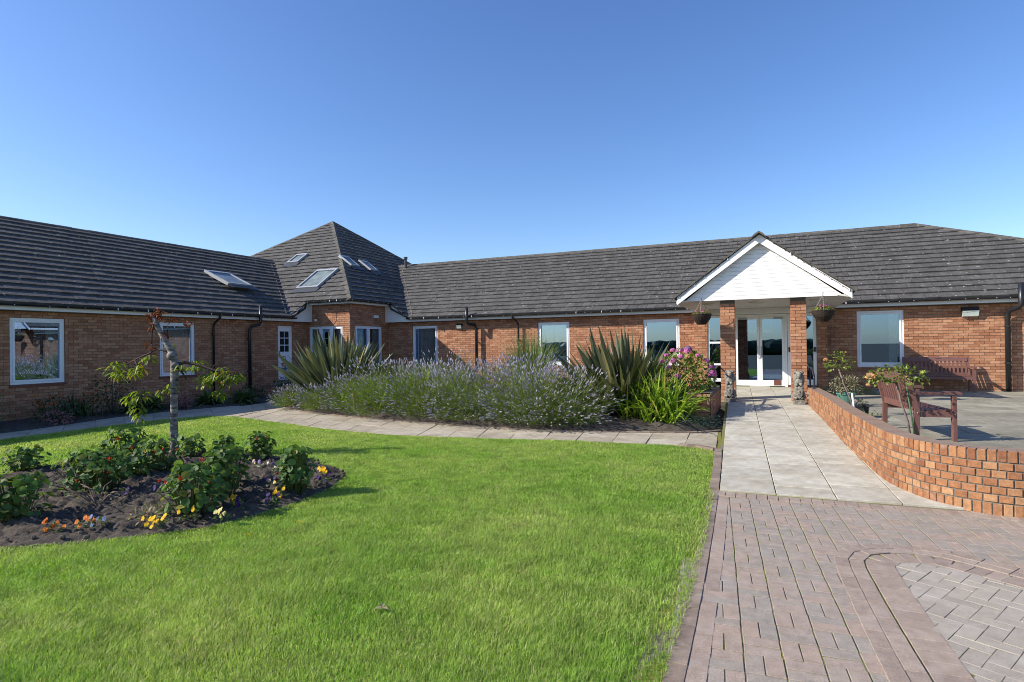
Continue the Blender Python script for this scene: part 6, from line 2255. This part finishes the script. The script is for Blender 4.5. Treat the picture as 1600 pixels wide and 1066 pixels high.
rose(1.34, 11.9, PATIO, (1.08, 11.95, 1.12), .24, .22, "small leaning standard rose near pot with one peach bloom", 101, [(-.21, -.05, .16, .045), (.1, -.1, .3, .02)])
r2o = rose(1.70, 9.35, PATIO, (1.53, 9.35, 1.04), .38, .16, "wider standard rose in front of near bench back with peach bloom", 102, [(-.30, -.05, .08, .075), (-.34, -.05, -.03, .03)], 300)
b_ = MB(); b_.tube([(1.74, 9.33, PATIO - .05), (1.64, 9.31, 1.0)], .011, 6); tag(b_.build("garden_stake", M['stake'], smooth=True), "thin green stake tied beside the wider rose stem", "stake")
b_ = MB(); b_.tube([(1.31, 11.75, PATIO - .05), (1.26, 11.75, .70)], .016, 8); tag(b_.build("white_tube", M['white_tube'], smooth=True), "short white tube standing by the leaning rose stem", "tube")
t = thing("plant_pot", "green pot with faded bushy plant on patio near the wall end", "plant pot", (1.38, 13.9, PATIO))
b_ = MB(); b_.lathe((0, 0, 0), [(0, 0), (.11, 0), (.155, .18), (.17, .25), (.185, .25), (.185, .28), (.16, .28), (.15, .25), (0, .24)], 20); b_.build("pot", M['pot_green'], t, local=True, smooth=False)
random.seed(103)
b_ = MB(); leaf_cloud(b_, (0, 0, .40), (.32, .28, .24), 520, .07, .35, -.5, .25); b_.build("foliage", M['lf_grey'], t, local=True)
t = thing("planter_box", "dark square planter behind the leaning rose stem", "planter", (1.42, 12.0, PATIO - .02))
b_ = MB(); b_.hexa([(-.09, -.09, 0), (.09, -.09, 0), (.09, .09, 0), (-.09, .09, 0)], [(-.12, -.12, .24), (.12, -.12, .24), (.12, .12, .24), (-.12, .12, .24)]); b_.build("box", M['planter'], t, local=True)
b_ = MB(); b_.hexa([(-.13, -.13, .22), (.13, -.13, .22), (.13, .13, .22), (-.13, .13, .22)], [(-.13, -.13, .25), (.13, -.13, .25), (.13, .13, .25), (-.13, .13, .25)]); b_.build("rim", M['planter'], t, local=True)
random.seed(104)
b_ = MB(); leaf_cloud(b_, (0, 0, .26), (.11, .11, .07), 60, .06, .4, 0, .2); b_.build("foliage", M['lf_grey'], t, local=True)
shrub("creeping_plant", 1.45, 10.9, PATIO, (.28, .2, .2), 120, .05, .5, "small green creeping plant behind wall between rose stems", 'lf_rose', seed=105, stem=False)
TEXT = dict(ground=("flat dull earth around the whole site", "ground"), lawn=("front lawn between garden path and brick kerb", "lawn"), flower_bed=("bare dark soil of the rounded bed cut into lawn", "soil"),
            planting_bed=("soil under lavender and flax before the right wing", "soil"), border_bed=("shaded soil border under the left wing wall", "soil"), block_paving=("pinkish grey block paving in basket weave with curved border", "paving"),
            kerb=("weathered brick kerb between lawn and paving", "kerb"), entrance_path=("pale slab path rising gently to the porch", "path"), garden_path=("curved slab path between lawn and lavender bed", "path"),
            bed_edging=("dark brick edging behind the curved path", "edging"), patio=("weathered grey slab patio behind curved brick wall", "patio"), distant_treeline=("dark treeline far behind the viewer, mirrored in windows", "trees"),
            pebbles=("small stones lying on the bed soil", "stones"), soil_clods=("lumps of dark soil in the lawn bed", "soil"))
for o in list(bpy.data.objects):
    if o.parent is None and o.get("kind") in ("structure", "stuff") and o.name in TEXT and "label" not in o:
        o["label"], o["category"] = TEXT[o.name]
print("objects", len(bpy.data.objects))
